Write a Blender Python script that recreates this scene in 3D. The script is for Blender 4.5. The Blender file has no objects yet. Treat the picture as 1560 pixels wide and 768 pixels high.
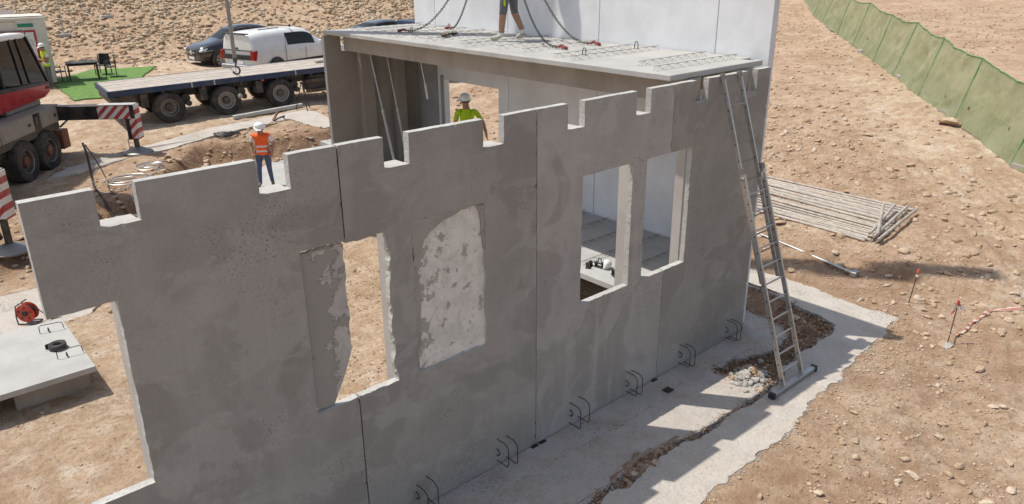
import bpy, bmesh, math, random
import numpy as np
from mathutils import Vector, Matrix, Quaternion
from mathutils.geometry import tessellate_polygon
random.seed(7); np.random.seed(7)
S = bpy.context.scene
C = S.collection

# ------------------------------------------------------------------ camera
CAM = (-5.84743, -6.16549, 6.00817)
YAW, PITCH, ROLL = math.radians(48.48696), math.radians(21.20833), math.radians(-0.49467)
fw = Vector((math.cos(PITCH)*math.cos(YAW), math.cos(PITCH)*math.sin(YAW), -math.sin(PITCH)))
r0 = Vector((math.sin(YAW), -math.cos(YAW), 0)); u0 = r0.cross(fw)
rt = math.cos(ROLL)*r0 + math.sin(ROLL)*u0
up = -math.sin(ROLL)*r0 + math.cos(ROLL)*u0
cam = bpy.data.cameras.new('camera'); camo = bpy.data.objects.new('camera', cam); C.objects.link(camo)
M = Matrix((rt, up, -fw)).transposed().to_4x4(); M.translation = Vector(CAM)
camo.matrix_world = M
cam.sensor_fit = 'HORIZONTAL'; cam.sensor_width = 36; cam.lens = 1171.48/1560*36
cam.clip_start = 0.1; cam.clip_end = 3000
S.camera = camo
# ------------------------------------------------------------------ light
SUN = Vector((-.275, .385, 1.0)).normalized()          # direction towards the sun
w = bpy.data.worlds.new('World'); S.world = w; w.use_nodes = True
nt = w.node_tree; nt.nodes.clear()
sky = nt.nodes.new('ShaderNodeTexSky'); sky.sky_type = 'NISHITA'; sky.sun_disc = False
sky.sun_elevation = math.asin(SUN.z); sky.sun_rotation = math.atan2(SUN.x, SUN.y)
sky.air_density = 1.0; sky.dust_density = 1.6; sky.ozone_density = 1.0
bg = nt.nodes.new('ShaderNodeBackground'); bg.inputs[1].default_value = 0.15
wo = nt.nodes.new('ShaderNodeOutputWorld')
hs_ = nt.nodes.new('ShaderNodeHueSaturation'); hs_.inputs['Saturation'].default_value = .72; nt.links.new(sky.outputs[0], hs_.inputs['Color'])   # the camera's white balance is warm
nt.links.new(hs_.outputs[0], bg.inputs[0]); nt.links.new(bg.outputs[0], wo.inputs[0])
sl = bpy.data.lights.new('sun', 'SUN'); sl.energy = 4.2; sl.angle = math.radians(0.55); sl.color = (1.0, .95, .865)
so = bpy.data.objects.new('sun', sl); C.objects.link(so); so.rotation_euler = SUN.to_track_quat('Z', 'Y').to_euler()
S.view_settings.view_transform = 'Standard'; S.view_settings.look = 'None'
S.view_settings.exposure = 0.0; S.view_settings.gamma = 1.0; S.view_settings.use_curve_mapping = False

# ------------------------------------------------------------------ helpers
def tag(o, label=None, cat=None, group=None, kind=None):
    if label: o['label'] = label
    if cat: o['category'] = cat
    if group: o['group'] = group
    if kind: o['kind'] = kind
    elif cat: o['kind'] = 'thing'
    return o
def empty(name, loc=(0, 0, 0), rz=0, label=None, cat=None, group=None):
    o = bpy.data.objects.new(name, None); C.objects.link(o)
    o.location = loc; o.rotation_euler = (0, 0, rz); o.empty_display_size = .2
    return tag(o, label, cat, group)
class MB:
    """collects shapes into one mesh"""
    def __init__(s): s.v = []; s.f = []; s.m = []
    def add(s, vs, fs, m=0):
        b = len(s.v); s.v += [tuple(map(float, q)) for q in vs]
        for q in fs: s.f.append(tuple(b+i for i in q)); s.m.append(m)
        return s
    def box(s, x0, x1, y0, y1, z0, z1, m=0):
        vs = [(x, y, z) for z in (z0, z1) for y in (y0, y1) for x in (x0, x1)]
        return s.add(vs, [(0, 2, 3, 1), (4, 5, 7, 6), (0, 1, 5, 4), (2, 6, 7, 3), (0, 4, 6, 2), (1, 3, 7, 5)], m)
    def bar(s, a, b, w, h, upv=(0, 0, 1), m=0):
        a = Vector(a); b = Vector(b); d = (b-a).normalized(); sd = d.cross(Vector(upv))
        if sd.length < 1e-4: sd = d.cross(Vector((1, 0, 0)))
        sd.normalize(); u2 = sd.cross(d)
        vs = []
        for q in (a, b):
            for i, j in ((-1, -1), (1, -1), (1, 1), (-1, 1)): vs.append(q+sd*(i*w/2)+u2*(j*h/2))
        return s.add(vs, [(0, 1, 2, 3), (7, 6, 5, 4), (0, 4, 5, 1), (1, 5, 6, 2), (2, 6, 7, 3), (3, 7, 4, 0)], m)
    def cyl(s, a, b, ra, rb=None, n=12, m=0, caps=True):
        rb = ra if rb is None else rb
        a = Vector(a); b = Vector(b); d = (b-a).normalized()
        sd = d.orthogonal().normalized(); u2 = d.cross(sd)
        vs = []
        for q, r in ((a, ra), (b, rb)):
            for k in range(n):
                t = 2*math.pi*k/n; vs.append(q+sd*(r*math.cos(t))+u2*(r*math.sin(t)))
        fs = [(k, (k+1) % n, n+(k+1) % n, n+k) for k in range(n)]
        if caps: fs += [tuple(range(n))[::-1], tuple(range(n, 2*n))]
        return s.add(vs, fs, m)
    def tube(s, pts, r, n=6, m=0, close=False):
        pts = [Vector(q) for q in pts]; N = len(pts); vs = []
        prev = None
        for i, q in enumerate(pts):
            if close: d = (pts[(i+1) % N]-pts[i-1]).normalized()
            else: d = (pts[min(i+1, N-1)]-pts[max(i-1, 0)]).normalized()
            if prev is None: sd = d.orthogonal().normalized()
            else:
                sd = prev-d*prev.dot(d)
                if sd.length < 1e-5: sd = d.orthogonal()
                sd.normalize()
            prev = sd; u2 = d.cross(sd)
            rr = r[i] if isinstance(r, (list, tuple)) else r
            for k in range(n):
                t = 2*math.pi*k/n; vs.append(q+sd*(rr*math.cos(t))+u2*(rr*math.sin(t)))
        fs = []
        for i in range(N if close else N-1):
            j = (i+1) % N
            for k in range(n): fs.append((i*n+k, i*n+(k+1) % n, j*n+(k+1) % n, j*n+k))
        if not close: fs += [tuple(range(n))[::-1], tuple(range((N-1)*n, N*n))]
        return s.add(vs, fs, m)
    def lathe(s, prof, c=(0, 0, 0), ax=(0, 0, 1), n=20, m=0):
        c = Vector(c); ax = Vector(ax).normalized(); sd = ax.orthogonal().normalized(); u2 = ax.cross(sd)
        vs = []
        for r, h in prof:
            for k in range(n):
                t = 2*math.pi*k/n; vs.append(c+ax*h+sd*(r*math.cos(t))+u2*(r*math.sin(t)))
        fs = []
        for i in range(len(prof)-1):
            for k in range(n): fs.append((i*n+k, i*n+(k+1) % n, (i+1)*n+(k+1) % n, (i+1)*n+k))
        return s.add(vs, fs, m)
    def prism(s, poly, axis, a0, a1, m=0):
        """poly: 2D points; axis 0/1/2 extruded from a0 to a1"""
        n = len(poly); vs = []
        for a in (a0, a1):
            for p_, q_ in poly:
                vs.append({0: (a, p_, q_), 1: (p_, a, q_), 2: (p_, q_, a)}[axis])
        tri = tessellate_polygon([[Vector((p_, q_, 0)) for p_, q_ in poly]])
        fs = [t for t in tri]+[tuple(n+i for i in t[::-1]) for t in tri]
        fs += [(k, (k+1) % n, n+(k+1) % n, n+k) for k in range(n)]
        return s.add(vs, fs, m)
    def build(s, name, mat, parent=None, smooth=False, bevel=0, seg=1, fix=True, angle=None):
        me = bpy.data.meshes.new(name); me.from_pydata(s.v, [], s.f)
        mats = mat if isinstance(mat, (list, tuple)) else [mat]
        for q in mats: me.materials.append(q)
        if len(mats) > 1: me.polygons.foreach_set('material_index', s.m)
        if fix:
            bm = bmesh.new(); bm.from_mesh(me); bmesh.ops.recalc_face_normals(bm, faces=bm.faces); bm.to_mesh(me); bm.free()
        if smooth:
            me.polygons.foreach_set('use_smooth', [True]*len(me.polygons))
            me.set_sharp_from_angle(angle=math.radians(angle or 40))
        o = bpy.data.objects.new(name, me); C.objects.link(o)
        if parent: o.parent = parent
        if bevel:
            b = o.modifiers.new('bevel', 'BEVEL'); b.width = bevel; b.segments = seg; b.limit_method = 'ANGLE'; b.angle_limit = math.radians(40)
        return o
def copy_tree(o, parent=None):
    c = o.copy(); C.objects.link(c); c.parent = parent
    for ch in o.children: copy_tree(ch, c)
    return c

# noise in numpy
_P = np.random.RandomState(3).permutation(512)
_G = np.random.RandomState(5).rand(512)
def vnoise(x, y, seed=0):
    xi = np.floor(x).astype(int); yi = np.floor(y).astype(int); xf = x-xi; yf = y-yi
    xf = xf*xf*(3-2*xf); yf = yf*yf*(3-2*yf)
    h = lambda a, b: _G[(_P[(_P[(a+seed*17) & 511]+b) & 511])]
    return (h(xi, yi)*(1-xf)+h(xi+1, yi)*xf)*(1-yf)+(h(xi, yi+1)*(1-xf)+h(xi+1, yi+1)*xf)*yf-.5
def fbm(x, y, oct=4, seed=0, gain=.5):
    s = 0; a = 1
    for k in range(oct):
        s = s+a*vnoise(x*2**k+k*13.7, y*2**k-k*7.3, seed+k); a *= gain
    return s
def inpoly(x, y, poly):
    x = np.asarray(x, float); y = np.asarray(y, float); r = np.zeros(x.shape, bool); n = len(poly)
    for i in range(n):
        x0, y0 = poly[i]; x1, y1 = poly[(i+1) % n]
        if y0 == y1: continue
        c = ((y0 > y) != (y1 > y)) & (x < (x1-x0)*(y-y0)/(y1-y0)+x0); r ^= c
    return r
sp = lambda t, k=1.0: np.logaddexp(0, np.asarray(t, float)/k)*k
ss = lambda t: (lambda q: q*q*(3-2*q))(np.clip(t, 0, 1))

# ------------------------------------------------------------------ materials
def node_mat(name):
    m = bpy.data.materials.new(name); m.use_nodes = True; n = m.node_tree; n.nodes.clear()
    o = n.nodes.new('ShaderNodeOutputMaterial'); b = n.nodes.new('ShaderNodeBsdfPrincipled')
    n.links.new(b.outputs[0], o.inputs[0]); return m, n, b
class NT:
    def __init__(s, n): s.n = n
    def N(s, t, **k):
        q = s.n.nodes.new(t)
        for a, v in k.items(): setattr(q, a, v)
        return q
    def L(s, a, b): s.n.links.new(a, b)
    def coord(s, rnd=True):
        g = s.N('ShaderNodeNewGeometry').outputs['Position']
        if not rnd: return g
        oi = s.N('ShaderNodeObjectInfo'); mu = s.N('ShaderNodeMath', operation='MULTIPLY'); mu.inputs[1].default_value = 37
        s.L(oi.outputs['Random'], mu.inputs[0])
        ad = s.N('ShaderNodeVectorMath', operation='ADD'); s.L(g, ad.inputs[0]); s.L(mu.outputs[0], ad.inputs[1])
        return ad.outputs[0]
    def noise(s, co, scale, detail=4, rough=.55, dist=0, stretch=None):
        q = s.N('ShaderNodeTexNoise'); q.inputs['Scale'].default_value = scale; q.inputs['Detail'].default_value = detail
        q.inputs['Roughness'].default_value = rough; q.inputs['Distortion'].default_value = dist
        if stretch:
            mp = s.N('ShaderNodeMapping'); mp.inputs['Scale'].default_value = stretch; s.L(co, mp.inputs[0]); co = mp.outputs[0]
        s.L(co, q.inputs['Vector']); return q.outputs['Fac']
    def ramp(s, f, lo, hi, a=0.0, b=1.0):
        q = s.N('ShaderNodeMapRange'); q.interpolation_type = 'SMOOTHSTEP'
        q.inputs['From Min'].default_value = lo; q.inputs['From Max'].default_value = hi
        q.inputs['To Min'].default_value = a; q.inputs['To Max'].default_value = b
        s.L(f, q.inputs['Value']); return q.outputs[0]
    def mul(s, a, b, op='MULTIPLY'):
        q = s.N('ShaderNodeMath', operation=op)
        for i, x in enumerate((a, b)):
            if isinstance(x, (int, float)): q.inputs[i].default_value = x
            else: s.L(x, q.inputs[i])
        return q.outputs[0]
    def mix(s, f, a, b, mode='MIX'):
        q = s.N('ShaderNodeMix', data_type='RGBA', blend_type=mode)
        for i, x in zip((0, 6, 7), (f, a, b)):
            if isinstance(x, (int, float)): q.inputs[i].default_value = x
            elif isinstance(x, (tuple, list)): q.inputs[i].default_value = (*x, 1)
            else: s.L(x, q.inputs[i])
        return q.outputs[2]
    def bump(s, h, bsdf, strength=.3, dist=.01):
        q = s.N('ShaderNodeBump'); q.inputs['Strength'].default_value = strength; q.inputs['Distance'].default_value = dist
        s.L(h, q.inputs['Height']); s.L(q.outputs[0], bsdf.inputs['Normal'])
def plain(name, col, rough=.6, metal=0, var=.12, scale=6, bump=0, spec=.5, dust=0, dustcol=(.42, .31, .22), coat=0):
    m, n, b = node_mat(name); t = NT(n); co = t.coord()
    f = t.noise(co, scale, 4)
    lo = tuple(c*(1-var) for c in col); hi = tuple(min(1, c*(1+var)) for c in col)
    c = t.mix(t.ramp(f, .3, .7), lo, hi)
    if dust: c = t.mix(t.mul(t.ramp(t.noise(co, 2.2, 5, .65), .38, .68), dust), c, dustcol)
    t.L(c, b.inputs['Base Color']); b.inputs['Metallic'].default_value = metal
    b.inputs['Specular IOR Level'].default_value = spec; b.inputs['Coat Weight'].default_value = coat
    t.L(t.ramp(f, .2, .8, max(0.02, rough-.08), min(1, rough+.08)), b.inputs['Roughness'])
    if bump: t.bump(t.noise(co, scale*8, 4), b, bump, .01)
    return m
def concrete(name, base, dark, light, scale=.55, sharp=.03, dk=.85, lt=.5, pits=.5, streak=.3, bump=.25, fine=.16, thr=.52, soil=0, smear=0):
    m, n, b = node_mat(name); t = NT(n); co = t.coord()
    c = t.mix(t.ramp(t.noise(co, 1.7, 5, .6), .3, .7), tuple(q*.93 for q in base), tuple(q*1.07 for q in base))
    a = t.noise(co, scale, 3, .45, 1.2)                                   # damp tide-marked patches
    c = t.mix(t.mul(t.ramp(a, thr, thr+sharp), dk), c, dark)
    tl = t.mul(t.ramp(a, thr-.035, thr-.004), t.ramp(a, thr-.003, thr+.004, 1, 0))             # pale tide line round each patch
    c = t.mix(t.mul(tl, .18), c, light)
    sw = t.noise(co, scale*2.6, 3, .5, 2.2, (1, 1, .7)); swl = t.mul(t.ramp(sw, .47, .495), t.ramp(sw, .50, .53, 1, 0))
    c = t.mix(t.mul(t.mul(swl, t.ramp(t.noise(co, .8, 2), .52, .64)), .16), c, light)               # trowel marks
    a2 = t.noise(co, scale*1.7, 4, .55, .8, (1, 1, .8))
    c = t.mix(t.mul(t.ramp(a2, .56, .56+sharp*2.5), lt), c, light)
    a3 = t.noise(co, scale*4.5, 5, .6, .6)
    c = t.mix(t.mul(t.ramp(a3, .58, .72), lt*.7), c, light)
    if streak:
        st = t.noise(co, 2.4, 4, .6, 0, (1.6, 1.6, .16))
        c = t.mix(t.mul(t.ramp(st, .5, .75), streak), c, light)
    if smear:
        s1 = t.noise(co, 1.15, 9, .62, .5, (1, 1, 1.5)); s2 = t.noise(co, 2.9, 9, .66, .7, (1.3, 1, .8)); mk = t.ramp(t.noise(co, .45, 3, .5), .42, .6)
        c = t.mix(t.mul(t.ramp(s1, .53, .575), t.mul(smear, mk)), c, light)
        c = t.mix(t.mul(t.ramp(s2, .57, .61), t.mul(smear*.8, t.ramp(s1, .42, .55))), c, light)
        c = t.mix(t.mul(t.ramp(s2, .42, .38), t.mul(smear*.55, t.ramp(s1, .55, .45))), c, dark)
        mo = t.noise(co, 17, 7, .7); c = t.mix(t.ramp(mo, .40, .30, 0, .35), c, dark); c = t.mix(t.ramp(mo, .58, .70, 0, .35), c, light)
        dr = t.noise(co, 5, 4, .6, .1, (2.2, 2.2, .10)); c = t.mix(t.mul(t.ramp(dr, .58, .68), t.mul(smear*.6, t.ramp(s1, .5, .6))), c, light)
    if soil: c = t.mix(t.mul(t.ramp(t.noise(co, 1.6, 6, .65, .4), .45, .68), soil), c, (.40, .275, .18))
    grain = t.noise(co, 60, 5, .75); gr2 = t.noise(co, 24, 4, .7)
    if bump > .45:
        c = t.mix(t.ramp(gr2, .52, .66, 0, .55), c, tuple(q*.62 for q in base)); c = t.mix(t.ramp(gr2, .30, .44, .5, 0), c, tuple(min(1, q*1.18) for q in base))
    c = t.mix(t.mul(t.ramp(grain, .35, .65), fine), c, tuple(q*.55 for q in base))
    pf = None
    if pits:
        v = t.noise(co, 48, 4, .65)
        pf = t.mul(t.ramp(v, .58, .62), t.ramp(t.noise(co, .75, 3), .54, .66))
        c = t.mix(t.mul(pf, pits), c, tuple(q*.42 for q in base))
    t.L(c, b.inputs['Base Color']); b.inputs['Roughness'].default_value = .9; b.inputs['Specular IOR Level'].default_value = .25
    h = t.mul(grain, .35)
    h = t.mul(h, t.noise(co, 28, 4, .6), 'ADD')
    if pf is not None: h = t.mul(h, t.mul(pf, 1.2), 'SUBTRACT')
    if bump > .45: h = t.mul(h, t.mul(gr2, 1.6), 'ADD')
    t.bump(h, b, bump, .012 if bump > .45 else .006)
    return m
M = {}
M['wall'] = concrete('weathered concrete', (.325, .308, .280), (.262, .244, .219), (.40, .382, .352), .6, .05, .65, .42, pits=.8, fine=.22, smear=.55)
M['wall2'] = concrete('paler weathered concrete', (.385, .365, .338), (.292, .273, .248), (.465, .443, .415), .6, .05, .7, .5, pits=.8, streak=.7, thr=.56, fine=.22, smear=.6)
M['edge'] = concrete('cut concrete edge', (.50, .49, .46), (.40, .38, .35), (.6, .59, .57), 2.0, .1, .5, .4, .3, 0, .5)
M['rib'] = concrete('smooth concrete', (.46, .44, .41), (.38, .36, .33), (.52, .5, .47), 1.2, .15, .5, .3, .2, .1, .2)
M['white'] = concrete('white formwork concrete', (.70, .71, .715), (.60, .61, .62), (.77, .78, .785), .45, .3, .7, .5, .25, .25, .08, fine=.05)
M['tan'] = concrete('brown stained concrete', (.36, .325, .28), (.28, .245, .20), (.42, .38, .34), .7, .2, .7, .4, .3, .5, .15, fine=.08)
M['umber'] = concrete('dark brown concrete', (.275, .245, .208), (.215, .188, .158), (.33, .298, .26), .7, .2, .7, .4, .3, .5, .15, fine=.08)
M['inner'] = concrete('concrete greyed for shade', (.31, .305, .295), (.25, .245, .235), (.36, .355, .345), .7, .2, .6, .4, .3, .3, .15, fine=.08)  # grey holds the shade under the slab, painted into white concrete
M['slab'] = concrete('fresh slab concrete', (.43, .42, .395), (.35, .34, .315), (.50, .49, .465), .9, .2, .6, .5, .25, 0, .35, fine=.15)
M['floor'] = concrete('floor concrete', (.42, .42, .41), (.34, .34, .33), (.5, .5, .49), .9, .2, .5, .4, .25, 0, .35, fine=.1)
M['foot'] = concrete('rough footing concrete', (.565, .515, .455), (.47, .415, .35), (.65, .60, .54), 1.1, .18, .6, .45, .9, 0, 1.0, fine=.38, soil=.25)
M['foot2'] = concrete('smooth footing concrete', (.50, .45, .40), (.42, .365, .31), (.57, .525, .475), 1.0, .15, .6, .45, .7, 0, .7, fine=.28, soil=.5)
M['plaster'] = None
def mk_plaster(name, base, spot, x0, x1, w0, w1, scale, thr):
    """thin coat with mortar smeared over it, more of it where the weight is high (w0 at x0, w1 at x1)"""
    m, n, b = node_mat(name); t = NT(n); co = t.coord(False)
    sx = t.N('ShaderNodeSeparateXYZ'); t.L(co, sx.inputs[0])
    wt = t.ramp(sx.outputs[0], x0, x1, w0, w1)
    c = t.mix(t.ramp(t.noise(co, 4, 6, .6), .35, .65), tuple(q*.86 for q in base), tuple(min(1, q*1.06) for q in base))
    s1 = t.mul(t.noise(co, scale, 10, .70, .1), wt, 'ADD')
    c = t.mix(t.ramp(s1, thr, thr+.045, 0, .92), c, spot)
    s2 = t.noise(co, 22, 6, .65); c = t.mix(t.ramp(s2, .58, .66, 0, .55), c, spot)
    s3 = t.noise(co, 9, 5, .6, .3, (1, 1, .5)); c = t.mix(t.ramp(s3, .56, .68, 0, .45), c, tuple(q*.7 for q in base))
    t.L(c, b.inputs['Base Color']); b.inputs['Roughness'].default_value = .9
    t.bump(t.mul(t.ramp(s1, thr-.01, thr+.02), t.mul(s2, .5), 'ADD'), b, .8, .015); return m
M['plaster'] = mk_plaster('pale infill', (.68, .655, .595), (.335, .315, .28), -1.74, -1.45, .11, 0.0, 5.5, .60)
M['mortar'] = mk_plaster('dark mortar infill', (.45, .43, .39), (.285, .268, .24), -2.9, -2.55, .10, -.05, 3.6, .50)
M['steel'] = plain('galvanised steel', (.42, .43, .44), .42, .75, .15, 12, dust=.35)
M['alu'] = plain('ladder aluminium', (.52, .52, .51), .38, .8, .1, 20, dust=.25)
M['rebar'] = plain('rusty rebar', (.075, .055, .045), .8, .2, .35, 60)
M['dark_steel'] = plain('dark steel', (.045, .042, .04), .55, .4, .3, 15, dust=.25)
M['chain'] = plain('oily chain', (.06, .055, .05), .5, .6, .3, 40)
M['red_steel'] = plain('red hook paint', (.22, .035, .03), .5, .1, .35, 30, dust=.25)
M['black'] = plain('black plastic', (.02, .02, .022), .5, 0, .2, 10, dust=.1)
M['rubber'] = plain('tyre rubber', (.028, .027, .026), .85, 0, .3, 10, dust=.45, dustcol=(.2, .15, .11))
M['red_plastic'] = plain('red plastic', (.55, .045, .02), .4, 0, .12, 20, dust=.1)
M['tube'] = plain('weathered tube', (.46, .42, .37), .6, .3, .2, 8, dust=.35)
M['wood'] = plain('deck timber', (.41, .365, .315), .85, 0, .2, 5, bump=.3, dust=.5, dustcol=(.5, .42, .34))
M['blue'] = plain('blue paint', (.012, .032, .085), .5, .0, .2, 8, dust=.10)
M['pvc'] = plain('pale pipe', (.55, .47, .38), .5)
M['helmet'] = plain('white helmet', (.82, .82, .8), .35, 0, .04)
M['rope'] = plain('dirty strap', (.33, .30, .27), .85, 0, .25, 25)
# ------------------------------------------------------------------ terrain
BX = [-30, -6, -3.5, -1.5, 0, 1.2, 2.4, 3.6, 4.7, 6.3, 9, 30]
BY = [8, 11.0, 12.0, 14.0, 14.3, 16.0, 17.3, 17.2, 16.8, 16.8, 17, 17]
def bank_y(x): return np.interp(x, BX, BY)
def T(x, y):
    x = np.asarray(x, float); y = np.asarray(y, float)
    A = np.interp(x, [-30, -1, .5, 7.5, 11, 60], [.33, .33, .5, .5, .2, .1])
    jag = .35*fbm(x*.8, y*.8, 3, 21)
    z = A*ss((y+jag-bank_y(x)+.35)/.8)
    z = z+.05*(sp(y-17, .5)-sp(y-21.5, .5))+.035*sp(y-22, .5)
    z = z+.07*(sp(x-7, .6)-sp(x-26, 2))*(1-.75*ss((y-14)/10))+.022*sp(x-26, 2)
    z = z+.22*sp(y-37+.03*x, .9)*(1-ss((x-24)/22))
    z = z+.026*(sp(x-1.5, .4)-sp(x-11, 1))*ss((y-17.5)/2)*(1-ss((y-27)/5))
    # hole with the pipe behind the left panel
    z = z-.35*np.exp(-(((x+1.0)/.8)**2+((y-13.6)/.55)**2))
    return z
A_out = [(-.27, -1.21), (.29, -1.17), (.85, -1.02), (1.12, -1.13), (1.48, -1.14), (1.83, -1.28), (2.28, -1.24), (2.75, -1.29), (3.14, -1.26), (3.75, -1.16), (3.79, -.88), (3.52, -.71), (3.32, -.61), (3.38, -.37), (3.75, -.42), (4.14, -.52), (4.7, -.71), (5.25, -.62), (5.54, -.12), (5.6, .45)]
A_poly = [(-9, .45), (-9, -1.3), (-2, -1.25)]+A_out
B_in = [(6.6, 9.2), (6.59, .93), (6.58, .19), (6.43, -.28), (6.31, -.72), (6.17, -.97), (5.86, -1.05), (4.94, -1.05), (4.21, -1.13), (3.95, -1.3), (3.32, -1.36), (2.81, -1.36), (2.28, -1.32), (1.86, -1.37), (1.33, -1.25), (.95, -1.30), (.62, -1.36), (.17, -1.33), (-.22, -1.31), (-2, -1.35), (-9, -1.4)]
B_out = [(-9, -2.6), (-2, -2.4), (.37, -2.25), (.84, -2.11), (1.3, -2.1), (1.53, -2.13), (2.0, -2.07), (2.7, -2.06), (3.18, -1.98), (3.56, -1.87), (4.42, -1.86), (5.14, -1.78), (5.77, -1.69), (6.27, -1.68), (7.21, -1.58), (7.29, -1.29), (7.26, -.94), (7.26, -.67), (7.35, -.15), (7.5, .68), (7.3, 2), (7.3, 9.2)]
B_poly = B_in+B_out
PIT1 = [(1.0, 12.4), (2.0, 11.6), (4.6, 11.8), (5.6, 13.5), (5.4, 16.1), (3.9, 16.3), (2.9, 15.3), (1.7, 14.0)]
PIT2 = [(-9, 8.2), (-3.2, 8.3), (-2.5, 9.2), (-2.6, 10.2), (-9, 10.4)]
BACK = [(-1.9, 17.35), (1.2, 17.75), (3.4, 18.55), (6.0, 18.85), (6.5, 17.3), (7.3, 17.3), (7.1, 19.55), (6.0, 19.55), (3.4, 19.35), (1.0, 18.55), (-1.2, 18.2)]
def rough_outline(poly, step=.04, amp=.03, seed=1):
    out = []; n = len(poly); s = 0
    for i in range(n):
        a = Vector((*poly[i], 0)); b = Vector((*poly[(i+1) % n], 0)); L = (b-a).length; k = max(1, int(L/step))
        if L > 5: k = max(1, int(L/(step*2)))
        nr = Vector((-(b-a).y, (b-a).x, 0)).normalized()
        for j in range(k):
            q = a+(b-a)*(j/k); d = amp*2*float(fbm(np.array(q.x*3.1), np.array(q.y*3.1), 5, seed, .62))
            out.append((q.x+nr.x*d, q.y+nr.y*d))
    return out
def sheet(name, poly, top, depth, mat, amp=.03, step=.04, seed=1, drape=False):
    o2 = rough_outline(poly, step, amp, seed); n = len(o2)
    tri = tessellate_polygon([[Vector((a, b, 0)) for a, b in o2]])
    zz = [top+(float(T(a, b)) if drape else 0) for a, b in o2]
    vs = [(a, b, z) for (a, b), z in zip(o2, zz)]
    rj = np.random.RandomState(seed)
    vs += [(a+rj.uniform(-.02, .02), b+rj.uniform(-.02, .02), z-depth) for (a, b), z in zip(o2, zz)]
    m = MB().add(vs, list(tri)+[(k, (k+1) % n, n+(k+1) % n, n+k) for k in range(n)])
    return tag(m.build(name, mat), kind='structure')
sheet('concrete_footing', A_poly, -.012, .16, M['foot2'], .035, .035, 4)
sheet('footing_kicker', [(-9, .4), (-9, -.40), (-1, -.44), (.6, -.40), (1.6, -.47), (2.6, -.38), (3.4, -.40), (4.4, -.42), (5.0, -.35), (5.2, .1), (5.2, .4)], .004, .03, M['foot2'], .05, .03, 9)
sheet('outer_footing', B_poly, .0, .17, M['foot'], .05, .035, 14)
sheet('pit_floor', PIT1, .012, .1, M['slab'], .06, .06, 5)
sheet('side_footing', PIT2, .02, .12, M['foot'], .05, .06, 6)
sheet('far_footing', BACK, .035, .12, M['foot'], .04, .08, 8, True)

def axis(a0, a1, step, lo, hi, g=1.12):
    c = list(np.arange(a0, a1, step)); s = step; q = c[-1]
    while q < hi: s *= g; q += s; c.append(q)
    s = step; q = c[0]; pre = []
    while q > lo: s *= g; q -= s; pre.append(q)
    return np.array(pre[::-1]+c)
gx = axis(-6.5, 16, .06, -260, 420, 1.085); gy = axis(-6.2, 21, .06, -120, 420, 1.075)
GX, GY = np.meshgrid(gx, gy)
TRK = np.array([(1.0, -7.6), (4.5, -6.0), (8.0, -4.9), (11.0, -3.4), (14.0, -1.4), (17.5, 1.4), (22, 4.6), (30, 9.6), (45, 18.5)])
def track(x, y):
    x = np.asarray(x, float); y = np.asarray(y, float); best = np.full(x.shape, 1e9); sg = np.zeros(x.shape)
    for a, b in zip(TRK[:-1], TRK[1:]):
        d = b-a; L = np.hypot(*d); t = np.clip(((x-a[0])*d[0]+(y-a[1])*d[1])/L**2, 0, 1)
        dx, dy = x-a[0]-t*d[0], y-a[1]-t*d[1]; r = np.hypot(dx, dy); k = r < best
        best = np.where(k, r, best); sg = np.where(k, np.sign(d[0]*dy-d[1]*dx), sg)
    q_ = best*sg+.25*fbm(x*.35, y*.35, 3, 63)
    return 1-ss((np.abs(q_)-1.35)/.9), q_
def ground_z(x, y):
    z = T(x, y)
    hill = ss((y-33+.03*x)/5)*(1-ss((x-26)/20))
    park = ss((y-19.5)/1.5)*(1-hill)                                     # driven, compacted yard
    soft = ss((y-.4)/.5)*(1-ss((y-11)/2))*(1-ss((x-4.8)/.4))              # smooth floor of the excavation
    amp = 1-.55*park-.45*soft
    z = z+amp*(.075*fbm(x*.55, y*.55, 4, 31)+.046*fbm(x*3.1, y*3.1, 5, 41, .65))
    z = z+hill*(.34*fbm(x*.5, y*.5, 5, 51, .65))
    # wheel tracks at the right
    tk, q_ = track(x, y)
    z = z*(1-.5*tk)+T(x, y)*.5*tk-tk*.055*(np.exp(-((np.abs(q_)-.95)/.28)**2))+tk*.012*np.sin(q_*22+fbm(x*.6, y*.6, 2, 61)*3)
    return z
GZ = ground_z(GX, GY)
near = (GX > -10) & (GX < 9) & (GY > -4) & (GY < 20)
nx, ny = GX[near], GY[near]; nz = GZ[near].copy()
base = T(nx, ny)
dist_front = ss((ny+3.2)/.8)*(1-ss((ny-.3)/.3))
nz = np.where(ny < 1.0, nz*(1-.8*dist_front)-.012*dist_front, nz)
for P_, lo in ((A_poly, -.10), (B_poly, -.11)):
    ins = inpoly(nx, ny, P_)
    for dx_, dy_ in ((.075, 0), (-.075, 0), (0, .075), (0, -.075), (.05, .05), (-.05, -.05), (.05, -.05), (-.05, .05)): ins &= inpoly(nx+dx_, ny+dy_, P_)
    nz = np.where(ins, np.minimum(nz, lo), nz)
for P_ in (PIT1, PIT2):
    ins = inpoly(nx, ny, P_); nz = np.where(ins, np.minimum(nz, -.05), nz)
ins = inpoly(nx, ny, BACK); nz = np.where(ins, np.minimum(nz, base-.02), nz)
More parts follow.
